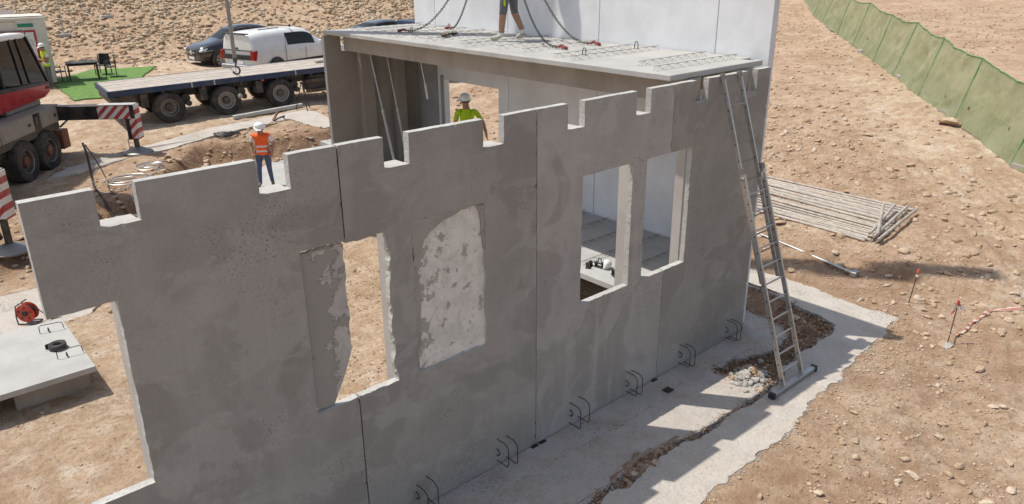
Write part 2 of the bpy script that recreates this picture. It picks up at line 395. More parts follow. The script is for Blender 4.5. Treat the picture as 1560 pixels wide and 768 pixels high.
# the strip of soil left open between the two footings lies lower
gap = inpoly(nx, ny, [(-9, -1.25), (-.3, -1.15), (3.3, -1.2), (3.3, -.3), (5.5, 0), (5.7, 8), (6.7, 8), (6.6, 0), (6.2, -1.1), (4, -1.35), (-9, -1.6)])
inB = inpoly(nx, ny, B_poly) | inpoly(nx, ny, A_poly)
nz = np.where(gap & ~inB, -.06+.05*fbm(nx*2.5, ny*2.5, 4, 71, .6), nz)
GZ[near] = nz
hh, ww = GX.shape
vid = np.arange(hh*ww).reshape(hh, ww)
q4 = np.stack([vid[:-1, :-1], vid[:-1, 1:], vid[1:, 1:], vid[1:, :-1]], -1).reshape(-1, 4)
me = bpy.data.meshes.new('ground')
me.vertices.add(hh*ww); me.vertices.foreach_set('co', np.stack([GX, GY, GZ], -1).astype(np.float32).ravel())
me.loops.add(q4.size); me.loops.foreach_set('vertex_index', q4.ravel().astype(np.int32))
me.polygons.add(len(q4)); me.polygons.foreach_set('loop_start', (np.arange(len(q4))*4).astype(np.int32))
me.update(calc_edges=True); me.polygons.foreach_set('use_smooth', [True]*len(q4))
# soil kinds: r = pale dusty yard, g = damp brown spoil, b = rocky hillside
hill = ss((GY-33+.03*GX)/4)*(1-ss((GX-30)/20))
yard = ss((GY-18.9-.5*fbm(GX*.5, GY*.5, 3, 81))/1.0)*(1-hill)*(1-ss((GX-16)/6))
pitz = ss((GY-.4)/.3)*(1-ss((GY-11.5)/2))*(1-ss((GX-4.8)/.3))
damp = np.exp(-((GY-bank_y(GX)-.1)/.75)**2)*(GX < 10)*(GX > -8)
damp = np.maximum(damp, ((GX > 3.1) & (GX < 6.8) & (GY > -1.4) & (GY < 8))*1.0*(inpoly(GX, GY, [(3.2, -.3), (3.3, -.75), (3.9, -1.2), (6.3, -1.1), (6.7, 0), (6.7, 8), (5.1, 8), (5.3, -.2)])))
near_foot = (1-ss((np.minimum(np.abs(GY+2.0), np.abs(GX-7.2))-.3)/3.2))*(GX > -3)*(GX < 12)*(GY < 3)
damp = np.maximum(damp, .42*near_foot*ss((fbm(GX*.8, GY*.8, 4, 85)+.28)/.5))
tk_, qk_ = track(GX, GY)
trk = tk_*(.55+.45*np.exp(-((np.abs(qk_)-.95)/.35)**2))*ss((fbm(GX*1.2, GY*1.2, 4, 87)+.55)/.7)
col = np.stack([np.clip(yard+1.0*trk+.55*pitz, 0, 1), np.clip(damp, 0, 1), hill, np.ones_like(hill)], -1)
ca = me.color_attributes.new('soil', 'FLOAT_COLOR', 'POINT'); ca.data.foreach_set('color', col.astype(np.float32).ravel())
def ground_mat():
    m, n, b = node_mat('dry soil'); t = NT(n); co = t.coord(False)
    at = t.N('ShaderNodeVertexColor', layer_name='soil'); sx = t.N('ShaderNodeSeparateColor'); t.L(at.outputs[0], sx.inputs[0])
    n1 = t.noise(co, .55, 5, .6, .5); n2 = t.noise(co, 3.2, 5, .65, .4); n3 = t.noise(co, 14, 5, .7); n4 = t.noise(co, 70, 4, .7)
    c = t.mix(t.ramp(n1, .35, .65), (.395, .265, .168), (.55, .398, .275))
    c = t.mix(t.ramp(n2, .42, .62, 0, .6), c, (.60, .46, .335))
    yc = t.mix(t.ramp(n2, .4, .62), (.54, .405, .27), (.65, .53, .405))
    c = t.mix(t.mul(sx.outputs[0], .95), c, yc)
    pale = t.mul(t.ramp(t.noise(co, 1.3, 6, .62, 1.1), .53, .66), t.ramp(n3, .35, .6, .4, 1))
    c = t.mix(t.mul(pale, t.ramp(sx.outputs[0], 0, .6, .45, .95)), c, (.68, .58, .46))
    hc = t.mix(t.ramp(n2, .4, .62), (.45, .31, .195), (.61, .465, .32))
    c = t.mix(t.mul(sx.outputs[2], .8), c, hc)
    dc = t.mix(t.ramp(n2, .4, .65), (.22, .130, .078), (.40, .258, .162))
    c = t.mix(t.mul(sx.outputs[1], t.ramp(n2, .25, .5, .55, 1)), c, dc)
    c = t.mix(t.ramp(n3, .32, .52, .6, 0), c, (.25, .150, .090))
    n5b = t.noise(co, 2.7, 6, .7)
    n6 = t.noise(co, .22, 4, .6, .6); c = t.mix(t.mul(t.ramp(n6, .46, .58, 0, .5), t.ramp(n5b, .35, .6)), c, (.36, .225, .138))
    n5 = t.noise(co, 1.9, 6, .7, .3); c = t.mix(t.ramp(n5, .36, .50, .5, 0), c, (.30, .185, .110))
    c = t.mix(t.ramp(n4, .3, .48, .4, 0), c, (.27, .18, .12))
    c = t.mix(t.ramp(n4, .6, .75, 0, .5), c, (.68, .58, .48))
    t.L(c, b.inputs['Base Color']); b.inputs['Roughness'].default_value = .95; b.inputs['Specular IOR Level'].default_value = .15
    h = t.mul(t.mul(n3, 1.0), t.mul(n4, .4), 'ADD'); h = t.mul(h, t.mul(n2, 1.5), 'ADD')
    t.bump(h, b, 1.0, .05)
    return m
me.materials.append(ground_mat())
go = bpy.data.objects.new('ground', me); C.objects.link(go); tag(go, kind='structure')

# ------------------------------------------------------------------ stones
def rock_mesh(seed, sub):
    bm = bmesh.new(); bmesh.ops.create_icosphere(bm, subdivisions=sub, radius=1)
    r = random.Random(seed)
    pl = [(Vector((r.uniform(-1, 1), r.uniform(-1, 1), r.uniform(-1, 1))).normalized(), r.uniform(.5, .85)) for _ in range(9)]
    for v in bm.verts:
        for nrm, d in pl:
            k = v.co.dot(nrm)
            if k > d: v.co -= nrm*(k-d)
        v.co += Vector((r.uniform(-1, 1), r.uniform(-1, 1), r.uniform(-1, 1)))*.06
        v.co.z *= .62; v.co.y *= .8
    vs = np.array([v.co[:] for v in bm.verts]); fs = np.array([[v.index for v in f.verts] for f in bm.faces]); bm.free()
    return vs, fs
R0 = [rock_mesh(90+k, 1) for k in range(6)]
def _ico0():
    out = []
    for k in range(8):
        bm = bmesh.new(); bmesh.ops.create_icosphere(bm, subdivisions=1, radius=1); bm.verts.ensure_lookup_table(); r = random.Random(k)
        for v in bm.verts: v.co *= r.uniform(.7, 1.15); v.co.z *= .6; v.co.y *= .8
        out.append((np.array([v.co[:] for v in bm.verts]), np.array([[v.index for v in f.verts] for f in bm.faces]))); bm.free()
    return out
R0 = _ico0()
R1 = [rock_mesh(k, 2) for k in range(8)]; R2 = [rock_mesh(40+k, 3) for k in range(8)]
def rock_mat(name, a, b2, c2):
    m, n, b = node_mat(name); t = NT(n); co = t.coord(False)
    v = t.N('ShaderNodeTexVoronoi'); v.inputs['Scale'].default_value = 3.5; t.L(co, v.inputs['Vector'])
    sc = t.N('ShaderNodeSeparateColor'); t.L(v.outputs['Color'], sc.inputs[0])
    c = t.mix(sc.outputs[0], a, b2); c = t.mix(t.ramp(sc.outputs[1], .6, .9), c, c2)
    f = t.noise(co, 30, 5, .65); c = t.mix(t.ramp(f, .35, .6, .4, 0), c, tuple(q*.6 for q in a))
    t.L(c, b.inputs['Base Color']); b.inputs['Roughness'].default_value = .95; b.inputs['Specular IOR Level'].default_value = .2
    t.bump(f, b, .5, .02); return m
M['rock'] = rock_mat('limestone', (.40, .28, .18), (.52, .395, .275), (.60, .49, .375))
M['dark_clod'] = rock_mat('damp clod', (.16, .095, .058), (.27, .17, .105), (.40, .28, .19))
M['clod'] = rock_mat('earth clod', (.40, .285, .18), (.56, .435, .30), (.64, .54, .41))
M['grey_gravel'] = rock_mat('grey gravel', (.36, .33, .29), (.5, .47, .43), (.42, .28, .18))
bb_x, bb_y = gx, gy
def gz_at(x, y):
    i = np.clip(np.searchsorted(gx, x)-1, 0, len(gx)-2); j = np.clip(np.searchsorted(gy, y)-1, 0, len(gy)-2)
    fx = (x-gx[i])/(gx[i+1]-gx[i]); fy = (y-gy[j])/(gy[j+1]-gy[j])
    return (GZ[j, i]*(1-fx)+GZ[j, i+1]*fx)*(1-fy)+(GZ[j+1, i]*(1-fx)+GZ[j+1, i+1]*fx)*fy
HOUSE = [(-6, -.02), (5.15, -.02), (5.15, 9.6), (2.4, 9.6), (2.4, .3), (-6, .3)]
def scatter(name, xs, ys, ss_, lib, mat, seed=0, sink=.25, kind='stuff', zoff=None):
    r = np.random.RandomState(seed); n = len(xs); V = []; F = []; off = 0
    zs = gz_at(xs, ys) if zoff is None else zoff
    which = r.randint(0, len(lib), n)
    for k, (bv, bf) in enumerate(lib):
        id_ = np.where(which == k)[0]
        if not len(id_): continue
        a = r.uniform(0, 6.283, len(id_)); tl = r.uniform(-.35, .35, len(id_))
        sc = ss_[id_, None]*r.uniform(.7, 1.3, (len(id_), 3))
        v = bv[None]*sc[:, None, :]
        ca_, sa = np.cos(tl), np.sin(tl)
        y2 = v[..., 1]*ca_[:, None]-v[..., 2]*sa[:, None]; z2 = v[..., 1]*sa[:, None]+v[..., 2]*ca_[:, None]
        ca_, sa = np.cos(a), np.sin(a)
        x3 = v[..., 0]*ca_[:, None]-y2*sa[:, None]; y3 = v[..., 0]*sa[:, None]+y2*ca_[:, None]
        P = np.stack([x3+xs[id_, None], y3+ys[id_, None], z2+(zs[id_]+ss_[id_]*sink)[:, None]], -1)
        m_ = len(bv); V.append(P.reshape(-1, 3)); F.append((bf[None]+(np.arange(len(id_))*m_)[:, None, None]+off).reshape(-1, 3)); off += m_*len(id_)
    V = np.concatenate(V); F = np.concatenate(F)
    me = bpy.data.meshes.new(name); me.vertices.add(len(V)); me.vertices.foreach_set('co', V.astype(np.float32).ravel())
    me.loops.add(F.size); me.loops.foreach_set('vertex_index', F.ravel().astype(np.int32))
    me.polygons.add(len(F)); me.polygons.foreach_set('loop_start', (np.arange(len(F))*3).astype(np.int32)); me.update(calc_edges=True)
    me.materials.append(mat); o = bpy.data.objects.new(name, me); C.objects.link(o)
    o['kind'] = kind
    return o
def pts(n, x0, x1, y0, y1, seed, dens=None, avoid=()):
    r = np.random.RandomState(seed); x = r.uniform(x0, x1, n); y = r.uniform(y0, y1, n)
    k = np.ones(n, bool)
    if dens is not None: k &= r.rand(n) < dens(x, y)
    for P_ in avoid: k &= ~inpoly(x, y, P_)
    return x[k], y[k]
def sizes(n, lo, hi, seed, p=3.0):
    return lo+(hi-lo)*np.random.RandomState(seed).rand(n)**p
clus = lambda x, y: np.exp(-(((x-8.6)/2.4)**2+((y+2.2)/1.3)**2))+.8*np.exp(-(((x-4.8)/2.2)**2+((y+3.2)/.8)**2))
clump = lambda s, q=.0: (lambda x, y: ss((fbm(x*.6, y*.6, 4, s, .6)+.25-q)/.55))
OBST = (A_poly, B_poly, HOUSE)
x, y = pts(42000, -1, 17, -7, 7, 101, lambda x, y: np.minimum(1, .25+.75*clump(91)(x, y)+.5*clus(x, y))*(1-.85*track(x, y)[0]), OBST)
tag(scatter('gravel', x, y, sizes(len(x), .006, .032, 1, 2.2), R0, M['rock'], 1), 'loose limestone gravel strewn over the dirt beside the footing', 'gravel', None, 'stuff')
x, y = pts(8000, 0, 18, -7, 7, 102, lambda x, y: np.minimum(1, .10+.6*clump(92, .1)(x, y)+.9*clus(x, y))*(1-.9*track(x, y)[0]), OBST)
tag(scatter('rubble', x, y, sizes(len(x), .018, .075, 2, 3.6), R1, M['rock'], 2, .15), 'small broken stones strewn over the dirt beside the footing', 'rubble', None, 'stuff')
x, y = pts(62000, -18, 36, 33.5, 62, 103, lambda x, y: ss((y-33.5+.03*x)/4)*(.25+.75*ss((fbm(x*.22, y*.35, 4, 93, .6)+.3)/.5))*(1-.5*ss((y-48)/10)))
tag(scatter('hillside_clods', x, y, sizes(len(x), .03, .21, 3, 2.6), R0, M['clod'], 3, .2), 'dry clods and stones covering the slope behind the cars', 'clods', None, 'stuff')
clus2 = lambda x, y: np.exp(-(((x-15.5)/4)**2+((y-6.5)/2.2)**2))+.7*np.exp(-(((x-12.5)/1.6)**2+((y+.8)/.9)**2))
x, y = pts(7000, 8, 24, -2, 12, 133, lambda x, y: np.minimum(1, .15+.9*clus2(x, y)), OBST)
tag(scatter('slope_rubble', x, y, sizes(len(x), .012, .13, 13, 3.2), R1, M['rock'], 13, .12), 'flat broken rock on the slope below the green fence', 'rubble', None, 'stuff')
x, y = pts(15000, 5.3, 60, 6, 36, 104, lambda x, y: .3+.7*clump(94)(x, y), OBST)
tag(scatter('yard_stones', x, y, sizes(len(x), .012, .10, 4, 3.5), R0, M['rock'], 4), 'scattered stones on the open ground behind the white wall', 'stones', None, 'stuff')
x, y = pts(9000, -8, 10, 8, 19.5, 105, lambda x, y: .15+.85*np.exp(-((y-bank_y(x))/1.0)**2), (HOUSE, PIT1, PIT2, BACK))
tag(scatter('spoil_stones', x, y, sizes(len(x), .01, .085, 5, 3), R0, M['clod'], 5), 'stones and clods along the edge of the excavation', 'stones', None, 'stuff')
x, y = pts(3500, -6, 5, .5, 8, 106, lambda x, y: .2+.5*clump(96)(x, y), (HOUSE,))
tag(scatter('pit_gravel', x, y, sizes(len(x), .005, .03, 6, 3), R0, M['rock'], 6), 'fine gravel on the floor of the excavation', 'gravel', None, 'stuff')
x, y = pts(30000, -3, 7, -1.75, 1, 107, None, (A_poly, B_poly))
k = inpoly(x, y, [(-3, -1.15), (3.2, -1.1), (3.3, -.3), (5.5, 0), (6.6, .2), (6.3, -1.1), (4, -1.45), (-3, -1.6)]); x, y = x[k], y[k]
x, y = x[:2200], y[:2200]
tag(scatter('trench_rubble', x, y, sizes(len(x), .008, .045, 7, 3.5), R1, M['dark_clod'], 7, .25), 'dark brown clods in the soil left open between the footings', 'rubble', None, 'stuff')
r_ = np.random.RandomState(12)
x = r_.normal(3.62, .17, 420); y = r_.normal(-.93, .12, 420)
tag(scatter('rubble_heap', x, y, sizes(420, .012, .06, 8, 2), R1, M['grey_gravel'], 8, .2, zoff=np.maximum(0, .13-.5*np.hypot(x-3.62, (y+.93)*1.2))-.01), 'small heap of pale rubble in the light on the footing', 'rubble', None, 'stuff')
# crumbs of concrete along the footing edges
o2 = rough_outline(B_poly, .012, .06, 14)+rough_outline(A_poly, .012, .05, 4)
o2 = np.array([q for q in o2 if -2 < q[0] < 8 and q[1] < 1.2]); o2 = np.concatenate([o2]*4)
o2 = o2+np.random.RandomState(6).normal(0, .045, o2.shape)*np.random.RandomState(7).rand(len(o2), 1)*1.6
tag(scatter('concrete_crumbs', o2[:, 0], o2[:, 1], sizes(len(o2), .004, .020, 9, 2.2), R0, M['grey_gravel'], 9, .2, zoff=np.full(len(o2), -.015)), 'crumbs of concrete along the ragged footing edge', 'crumbs', None, 'stuff')
# larger stones one can pick out
def one_rock(seed, s, name='stone'):
    bv, bf = R2[seed % 8]; me = bpy.data.meshes.new(name); me.from_pydata([tuple(q) for q in bv*s*np.array([1, 1, .8])], [], [tuple(map(int, f)) for f in bf]); return me
libm = [one_rock(k, 1) for k in range(8)]
for q in libm: q.materials.append(M['rock'])
def stone(x, y, s, k, label, group, z=None):
    o = bpy.data.objects.new('stone', libm[k % 8]); C.objects.link(o)
    o.location = (x, y, (float(gz_at(np.array(x), np.array(y))) if z is None else z)+s*.22)
    o.scale = (s*random.uniform(.8, 1.25), s*random.uniform(.7, 1.1), s*random.uniform(.6, 1.0)); o.rotation_euler = (random.uniform(-.25, .25), random.uniform(-.25, .25), random.uniform(0, 6.28))
    return tag(o, label, 'stone', group)
x, y = pts(900, .5, 13, -6, 3.5, 120, lambda x, y: .08+.5*clump(92, .12)(x, y)+.6*clus(x, y), OBST)
for k in range(min(110, len(x))): stone(x[k], y[k], random.uniform(.06, .105), k, 'pale limestone lying on the brown dirt right of the footing', 'pale stones on the dirt right of the footing')
x, y = pts(300, 7, 18, 0, 9, 121, lambda x, y: clump(97)(x, y), OBST)
for k in range(min(40, len(x))): stone(x[k], y[k], random.uniform(.08, .16), k+3, 'flat stone on the slope between the white wall and the green fence', 'stones between the white wall and the green fence')
x, y = pts(600, -10, 28, 36, 56, 122)
for k in range(70): stone(x[k], y[k], random.uniform(.18, .33), k+5, 'large pale stone among the clods of the hillside', 'large stones on the hillside')
x, y = pts(400, -3.5, 7, 12, 19, 123, lambda x, y: np.exp(-((y-bank_y(x))/.6)**2), (PIT1, BACK))
for k in range(min(40, len(x))): stone(x[k], y[k], random.uniform(.07, .16), k+1, 'brown stone in the bank at the edge of the excavation', 'stones in the bank of the excavation')
for k, (a, b2) in enumerate([(.35, -1.26), (.5, -1.22), (.62, -1.3), (.3, -1.36), (.75, -1.24), (-.2, -1.33), (-.1, -1.4)]):
    stone(a, b2, random.uniform(.05, .08), k, 'orange brown stone in the gap between the two footings', 'orange stones between the footings', -.05)
stone(3.66, -.86, .1, 2, 'largest grey lump on the heap of rubble in the light', None, .08)
stone(20.2, 2.6, .42, 6, 'big pale boulder at the foot of the green fence', None)
# ------------------------------------------------------------------ precast front wall
NOTCH = [(-4.53, -4.24), (-3.27, -2.98), (-2.01, -1.72), (-.78, -.49), (.49, .77), (1.72, 2.0), (2.95, 3.23), (4.18, 4.45)]
HEAD, SILL, TOPZ, NZ, TH = 3.49, 1.77, 4.4, 4.095, .09
def filled(x, z, holes):
    for n0, n1 in NOTCH:
        if n0 < x < n1 and z > NZ: return False
    for h in holes:
        if h(x, z): return False
    return True
def skin_panel(name, x0, x1, holes, lines_x, lines_z, parent, mats, seed, rag=lambda x, z: .004, z0=.018, step=.06):
    def fill_axis(a0, a1, lines):
        L = sorted(set([a0, a1]+[q for q in lines if a0 < q < a1])); out = []
        for a, b in zip(L[:-1], L[1:]):
            k = max(1, round((b-a)/step)); out += [a+(b-a)*i/k for i in range(k)]
        return out+[a1]
    xs = fill_axis(x0, x1, lines_x); zs = fill_axis(z0, TOPZ, lines_z)
    nx_, nz_ = len(xs), len(zs)
    F = np.zeros((nx_-1, nz_-1), bool)
    for i in range(nx_-1):
        for j in range(nz_-1): F[i, j] = filled((xs[i]+xs[i+1])/2, (zs[j]+zs[j+1])/2, holes)
    r = random.Random(seed); V = {}; vs = []; fs = []; ms = []
    def vert(i, j, back):
        key = (i, j, back)
        if key in V: return V[key]
        cells = [F[a, b] if 0 <= a < nx_-1 and 0 <= b < nz_-1 else False for a in (i-1, i) for b in (j-1, j)]
        bnd = not all(cells); x_, z_ = xs[i], zs[j]; y_ = TH if back else 0
        if bnd and 0 < i < nx_-1 or (bnd and 0 < j):
            a = rag(x_, z_); k_ = .5 if back else 1
            n1 = float(fbm(np.array(x_*5+seed*9), np.array(z_*5), 4, 11, .6)); n2 = float(fbm(np.array(x_*5-seed*7), np.array(z_*5+40), 4, 13, .6))
            if 0 < i < nx_-1: x_ += 2.2*a*n1*k_
            if j > 0: z_ += 1.6*a*n2*k_
            if not back:
                y_ += a*.5*r.random()
                if r.random() < .05: y_ += r.uniform(.006, .018); z_ -= r.uniform(0, .006) if j == nz_-1 else 0
        elif not bnd and not back: y_ += r.uniform(-.0012, .0012)
        vs.append((x_, y_, z_)); V[key] = len(vs)-1; return V[key]
    for i in range(nx_-1):
        for j in range(nz_-1):
            if not F[i, j]: continue
            fs.append((vert(i, j, 0), vert(i+1, j, 0), vert(i+1, j+1, 0), vert(i, j+1, 0))); ms.append(0)
            fs.append((vert(i, j, 1), vert(i, j+1, 1), vert(i+1, j+1, 1), vert(i+1, j, 1))); ms.append(1)
            for (a, b, p_, q_) in ((i-1, j, (i, j+1), (i, j)), (i+1, j, (i+1, j), (i+1, j+1)), (i, j-1, (i, j), (i+1, j)), (i, j+1, (i+1, j+1), (i, j+1))):
                if not (0 <= a < nx_-1 and 0 <= b < nz_-1 and F[a, b]):
                    fs.append((vert(*p_, 0), vert(*p_, 1), vert(*q_, 1), vert(*q_, 0))); ms.append(1)
    m = MB(); m.v = vs; m.f = fs; m.m = ms
    return m.build(name, mats, parent)
def rect(a, b, c, d): return lambda x, z: a < x < b and c < z < d
W1R = lambda x, z: -2.5 < x < -2.03 and SILL < z < 3.47-.10*max(0, (x+2.3))+.0
def w2hole(x, z):
    if not (-1.74 < x < -.79 and SILL < z < HEAD): return False
    return True
panels = [
    (-5.02, -2.508, [rect(-5.1, -4.53, SILL, HEAD), rect(-2.97, -2.4, SILL, HEAD)], 'wall', 'dark stained wall panel farthest left with a stepped notch at its free end'),
    (-2.492, -.006, [W1R, w2hole], 'wall', 'dark wall panel holding the pale plastered window infill'),
    (.006, 2.486, [rect(.77, 1.71, SILL, HEAD), rect(1.99, 2.6, SILL, HEAD)], 'wall2', 'paler streaked wall panel with the open window nearest the plastered infill'),
    (2.498, 4.80, [rect(2.4, 2.97, SILL, HEAD)], 'wall', 'wall panel that the aluminium ladder leans against'),
]
LX = [q for n in NOTCH for q in n]+[-4.53, -2.97, -2.03, -1.74, -.79, .77, 1.71, 1.99, 2.97]
LZ = [SILL, HEAD, NZ]
def ragf(x, z):
    if -2.6 < x < -1.95 and 1.7 < z < 3.55: return .022
    if x < -4.4 and z < 3.6: return .009
    if -1.85 < x < -.7 and 1.7 < z < 3.55: return .016
    return .003
loops_x = [(-1.87, 1), (-.65, 1), (.65, 2), (1.80, 2), (3.06, 3), (4.31, 3), (-3.1, 0), (-4.3, 0)]
wall_things = []
for i, (a, b, holes, mt, lab) in enumerate(panels):
    e = empty('precast_wall_panel', ((a+b)/2, 0, 0), 0, lab, 'wall panel', None)
    e.location = (0, 0, 0); wall_things.append(e)
    skin_panel('panel_skin', a, b, holes, LX, LZ, e, [M[mt], M['edge']], i, ragf, step=.036)
    for (za_, zb_) in {0: (), 1: ((.03, SILL-.03), (HEAD+.03, TOPZ-.02)), 2: ((.03, TOPZ-.02),), 3: ((.03, SILL-.03), (HEAD+.03, TOPZ-.02))}[i]:
        MB().box(a-.0115, a-.0005, .012, .06, za_, zb_).build('joint_seal', M['black'], e)
    for n0, n1 in NOTCH:
        if a < (n0+n1)/2 < b:
            MB().box(n0+.002, n1-.002, TH+.001, .25, .02, NZ-.004).build('rib', M['rib'], e, bevel=.006)
    MB().box(a+.01, b-.01, TH+.001, .16, .02, .25).build('foot_rib', M['rib'], e)
    for lx, own in loops_x:
        if own != i: continue
        for dx in (random.uniform(-.03, .02), .115+random.uniform(-.02, .03)):
            rb = random.uniform(-.03, .03); z1 = .375+rb; z0 = .05+rb
            P_ = [(lx+dx, .02, z1), (lx+dx+.01, -.13, z1-.005), (lx+dx+.012, -.185, z1-.04), (lx+dx+.012, -.20, z1-.09), (lx+dx+.012, -.20, z0+.03), (lx+dx+.01, -.18, z0), (lx+dx, .02, z0+.01)]
            MB().tube(P_, .0065, 6).build('rebar_loop', M['rebar'], e, True)
        arc = [(lx-.02+.0*k, -.055*math.sin(math.pi*k/8)-.0, .21+.045*math.cos(math.pi*k/8)) for k in range(9)]
        MB().tube([(arc[0][0], .02, arc[0][2])]+arc+[(arc[-1][0], .02, arc[-1][2])], .008, 6).build('lifting_eye', M['dark_steel'], e, True)
# broken window beside the first joint: mortar left over in the left half, corner broken out
m = MB(); r = random.Random(4)
outl = [(-2.972, 1.82), (-2.93, 1.80), (-2.86, 1.775), (-2.76, 1.79), (-2.72, 1.87), (-2.64, 2.02), (-2.575, 2.17), (-2.512, 2.33)]
outl += [(-2.512+r.uniform(-.012, .012), 2.33+.048*k) for k in range(1, 24)]+[(-2.53, 3.47)]
outl += [(-2.56-.04*k, 3.47+r.uniform(-.02, .012)) for k in range(9)]+[(-2.972, 3.46)]
m.prism(outl, 1, .034, .08); m.build('mortar_infill', [M['mortar']], wall_things[0], bevel=.004)
m = MB().box(-1.76, -.77, .026, .075, SILL-.02, HEAD+.02); m.build('plaster_infill', M['plaster'], wall_things[1])
def ragged(name, P_, mat, parent, y0, y1, seed, amp=.02, step=.02):
    o2 = rough_outline(P_, step, amp, seed); MB().prism(o2, 1, y0, y1).build(name, mat, parent, bevel=.003)
ragged('mortar_corner', [(-1.735, 3.0), (-1.70, 3.0), (-1.64, 3.14), (-1.60, 3.24), (-1.52, 3.33), (-1.40, 3.40), (-1.27, 3.44), (-1.12, 3.47), (-1.10, 3.485), (-1.735, 3.485)], M['wall'], wall_things[1], .006, .03, 3, .02)
ragged('mortar_corner', [(-.90, 3.485), (-.86, 3.40), (-.835, 3.28), (-.82, 3.05), (-.80, 2.95), (-.795, 3.485)], M['wall'], wall_things[1], .009, .03, 5, .008)
ragged('mortar_corner', [(-1.735, 2.05), (-1.70, 2.08), (-1.69, 2.4), (-1.67, 2.6), (-1.685, 2.85), (-1.70, 2.99), (-1.735, 2.99)], M['wall'], wall_things[1], .012, .03, 7, .012)
for q in range(9):        # crumbs of mortar stuck along the broken jamb
    z = 1.85+.18*q+random.uniform(-.05, .05)
    bv, bf = R1[q % 8]; s = random.uniform(.018, .032)
    MB().add([( -2.028+v[0]*s*.7, .03+v[1]*s, z+v[2]*s*2) for v in bv], [tuple(f) for f in bf]).build('mortar_lump', M['edge'], wall_things[1])
for xj in (-.05, .09, 2.42):
    tag(MB().box(xj-.05, xj+.06, -.05, .03, .005, .017).build('packing_shim', M['black'], bevel=.002), {-.05: 'black packing shim under the dark panel at the middle joint', .09: 'black packing shim under the pale panel at the middle joint', 2.42: 'black packing shim at the joint left of the ladder'}[xj], 'shim')
tag(MB().box(2.28, 2.42, -.40, -.28, .005, .02).build('packing_plate', M['black'], bevel=.003), 'square black plastic plate lying on the footing', 'plate')

# ------------------------------------------------------------------ white end wall
JY = [.14, 1.1, 3.6, 6.1, 8.6, 9.42]
wl = ['narrow white wall panel at the front corner behind the ladder', 'white wall panel second from the front corner behind the lattice slab', 'white wall panel behind the slab worker, streaked by chain shadows',
      'white wall panel with the doorway where the man in the yellow shirt stands', 'narrow white wall panel at the far left end']
for k in range(5):
    y0, y1 = JY[k]+.005, JY[k+1]-.005
    e = empty('white_wall_panel', (5.02, (y0+y1)/2, 0), 0, wl[k], 'wall panel', None); L = (y1-y0)/2
    m = MB(); ztop = 5.85
    if k == 3:
        d0, d1 = 6.43-(y0+y1)/2, 8.36-(y0+y1)/2
        m.prism([(-L, .02), (d0, .02), (d0, 3.31), (d1, 3.31), (d1, .02), (L, .02), (L, ztop), (-L, ztop)], 0, -.07, .08)
    elif k == 0: m.prism([(-L, .02), (L, .02), (L, ztop), (-L+.36, ztop), (-L+.36, ztop-.42), (-L, ztop-.42)], 0, -.07, .08)
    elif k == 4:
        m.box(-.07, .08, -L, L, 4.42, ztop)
        MB().box(-.07, .08, -L, L, .02, 4.415).build('shaded_lower_skin', M['inner'], e, bevel=.006)  # lower part of the same white panel, its shade painted in as grey
    else: m.box(-.07, .08, -L, L, .02, ztop)
    m.build('panel_skin', M['white'], e, bevel=.006)
    if k == 3:
        f = MB(); f.box(-.1, .09, d1, d1+.1, 1.2, 3.31); f.box(-.1, .09, d0-.001, d0+.0, 1.2, 3.31)
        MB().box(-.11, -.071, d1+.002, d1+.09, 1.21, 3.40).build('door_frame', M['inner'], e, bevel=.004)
# back wall
e = empty('back_wall_panel', (3.73, 9.38, 0), 0, 'brown shaded end wall panel under the far end of the slab', 'wall panel')
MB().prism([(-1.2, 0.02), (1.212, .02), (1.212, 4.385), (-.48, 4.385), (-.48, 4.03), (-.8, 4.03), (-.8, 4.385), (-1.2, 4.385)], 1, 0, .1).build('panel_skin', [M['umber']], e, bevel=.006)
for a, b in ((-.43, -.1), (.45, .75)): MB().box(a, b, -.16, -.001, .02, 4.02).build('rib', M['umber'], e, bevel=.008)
MB().box(-1.205, -1.20, .002, .098, .03, 4.38).build('end_face', M['edge'], e)
# beam, floor and roof slab
e = empty('edge_beam', (3.09, 4.7, 4.05), 0, 'long concrete beam carrying the lattice slab edge', 'beam')
MB().box(-.14, .14, -4.58, 4.60, 0, .352).build('beam_body', M['tan'], e, bevel=.008)
e2 = empty('rear_beam', (4.31, 4.7, 4.05), 0, 'concrete beam under the slab close to the white wall', 'beam')
MB().box(-.13, .13, -4.58, 4.56, 0, .352).build('beam_body', M['tan'], e2, bevel=.008)

def girder(parent, x0, x1, y, z, h=.085, seed=0, sag=0):
    r = random.Random(seed); m = MB(); n = int((x1-x0)/.1); hw = .04
    yt = r.uniform(-.02, .02)
    h = h*.8
    m.tube([(x0-.03, y+yt, z+h), ((x0+x1)/2, y+yt+r.uniform(-.01, .01), z+h+r.uniform(-.008, .004)), (x1+.03, y-yt, z+h)], .0036, 4)
    for s in (-1, 1):
        pz = []
        for k in range(n+1):
            f = k/n; xx = x0+(x1-x0)*f; yc = y+yt*(1-2*f)
            pz.append((xx, yc+(s*hw if k % 2 == 0 else s*.004), z-.004 if k % 2 == 0 else z+h))
        m.tube(pz, .0026, 3)
    return m.build('lattice_girder', M['rebar'], parent)
def lloop(parent, x, y, z, s=.09):
    P_ = [(x, y-.035, z-.02), (x, y-.035, z+s*.6), (x, y-.018, z+s*.95), (x, y+.018, z+s*.95), (x, y+.035, z+s*.6), (x, y+.035, z-.02)]
    MB().tube(P_, .008, 6).build('lifting_loop', M['dark_steel'], parent, True)
roof = empty('lattice_slab', (2.57, .15, 4.41), 0, 'pale lattice girder slab the worker in shorts walks on', 'slab')
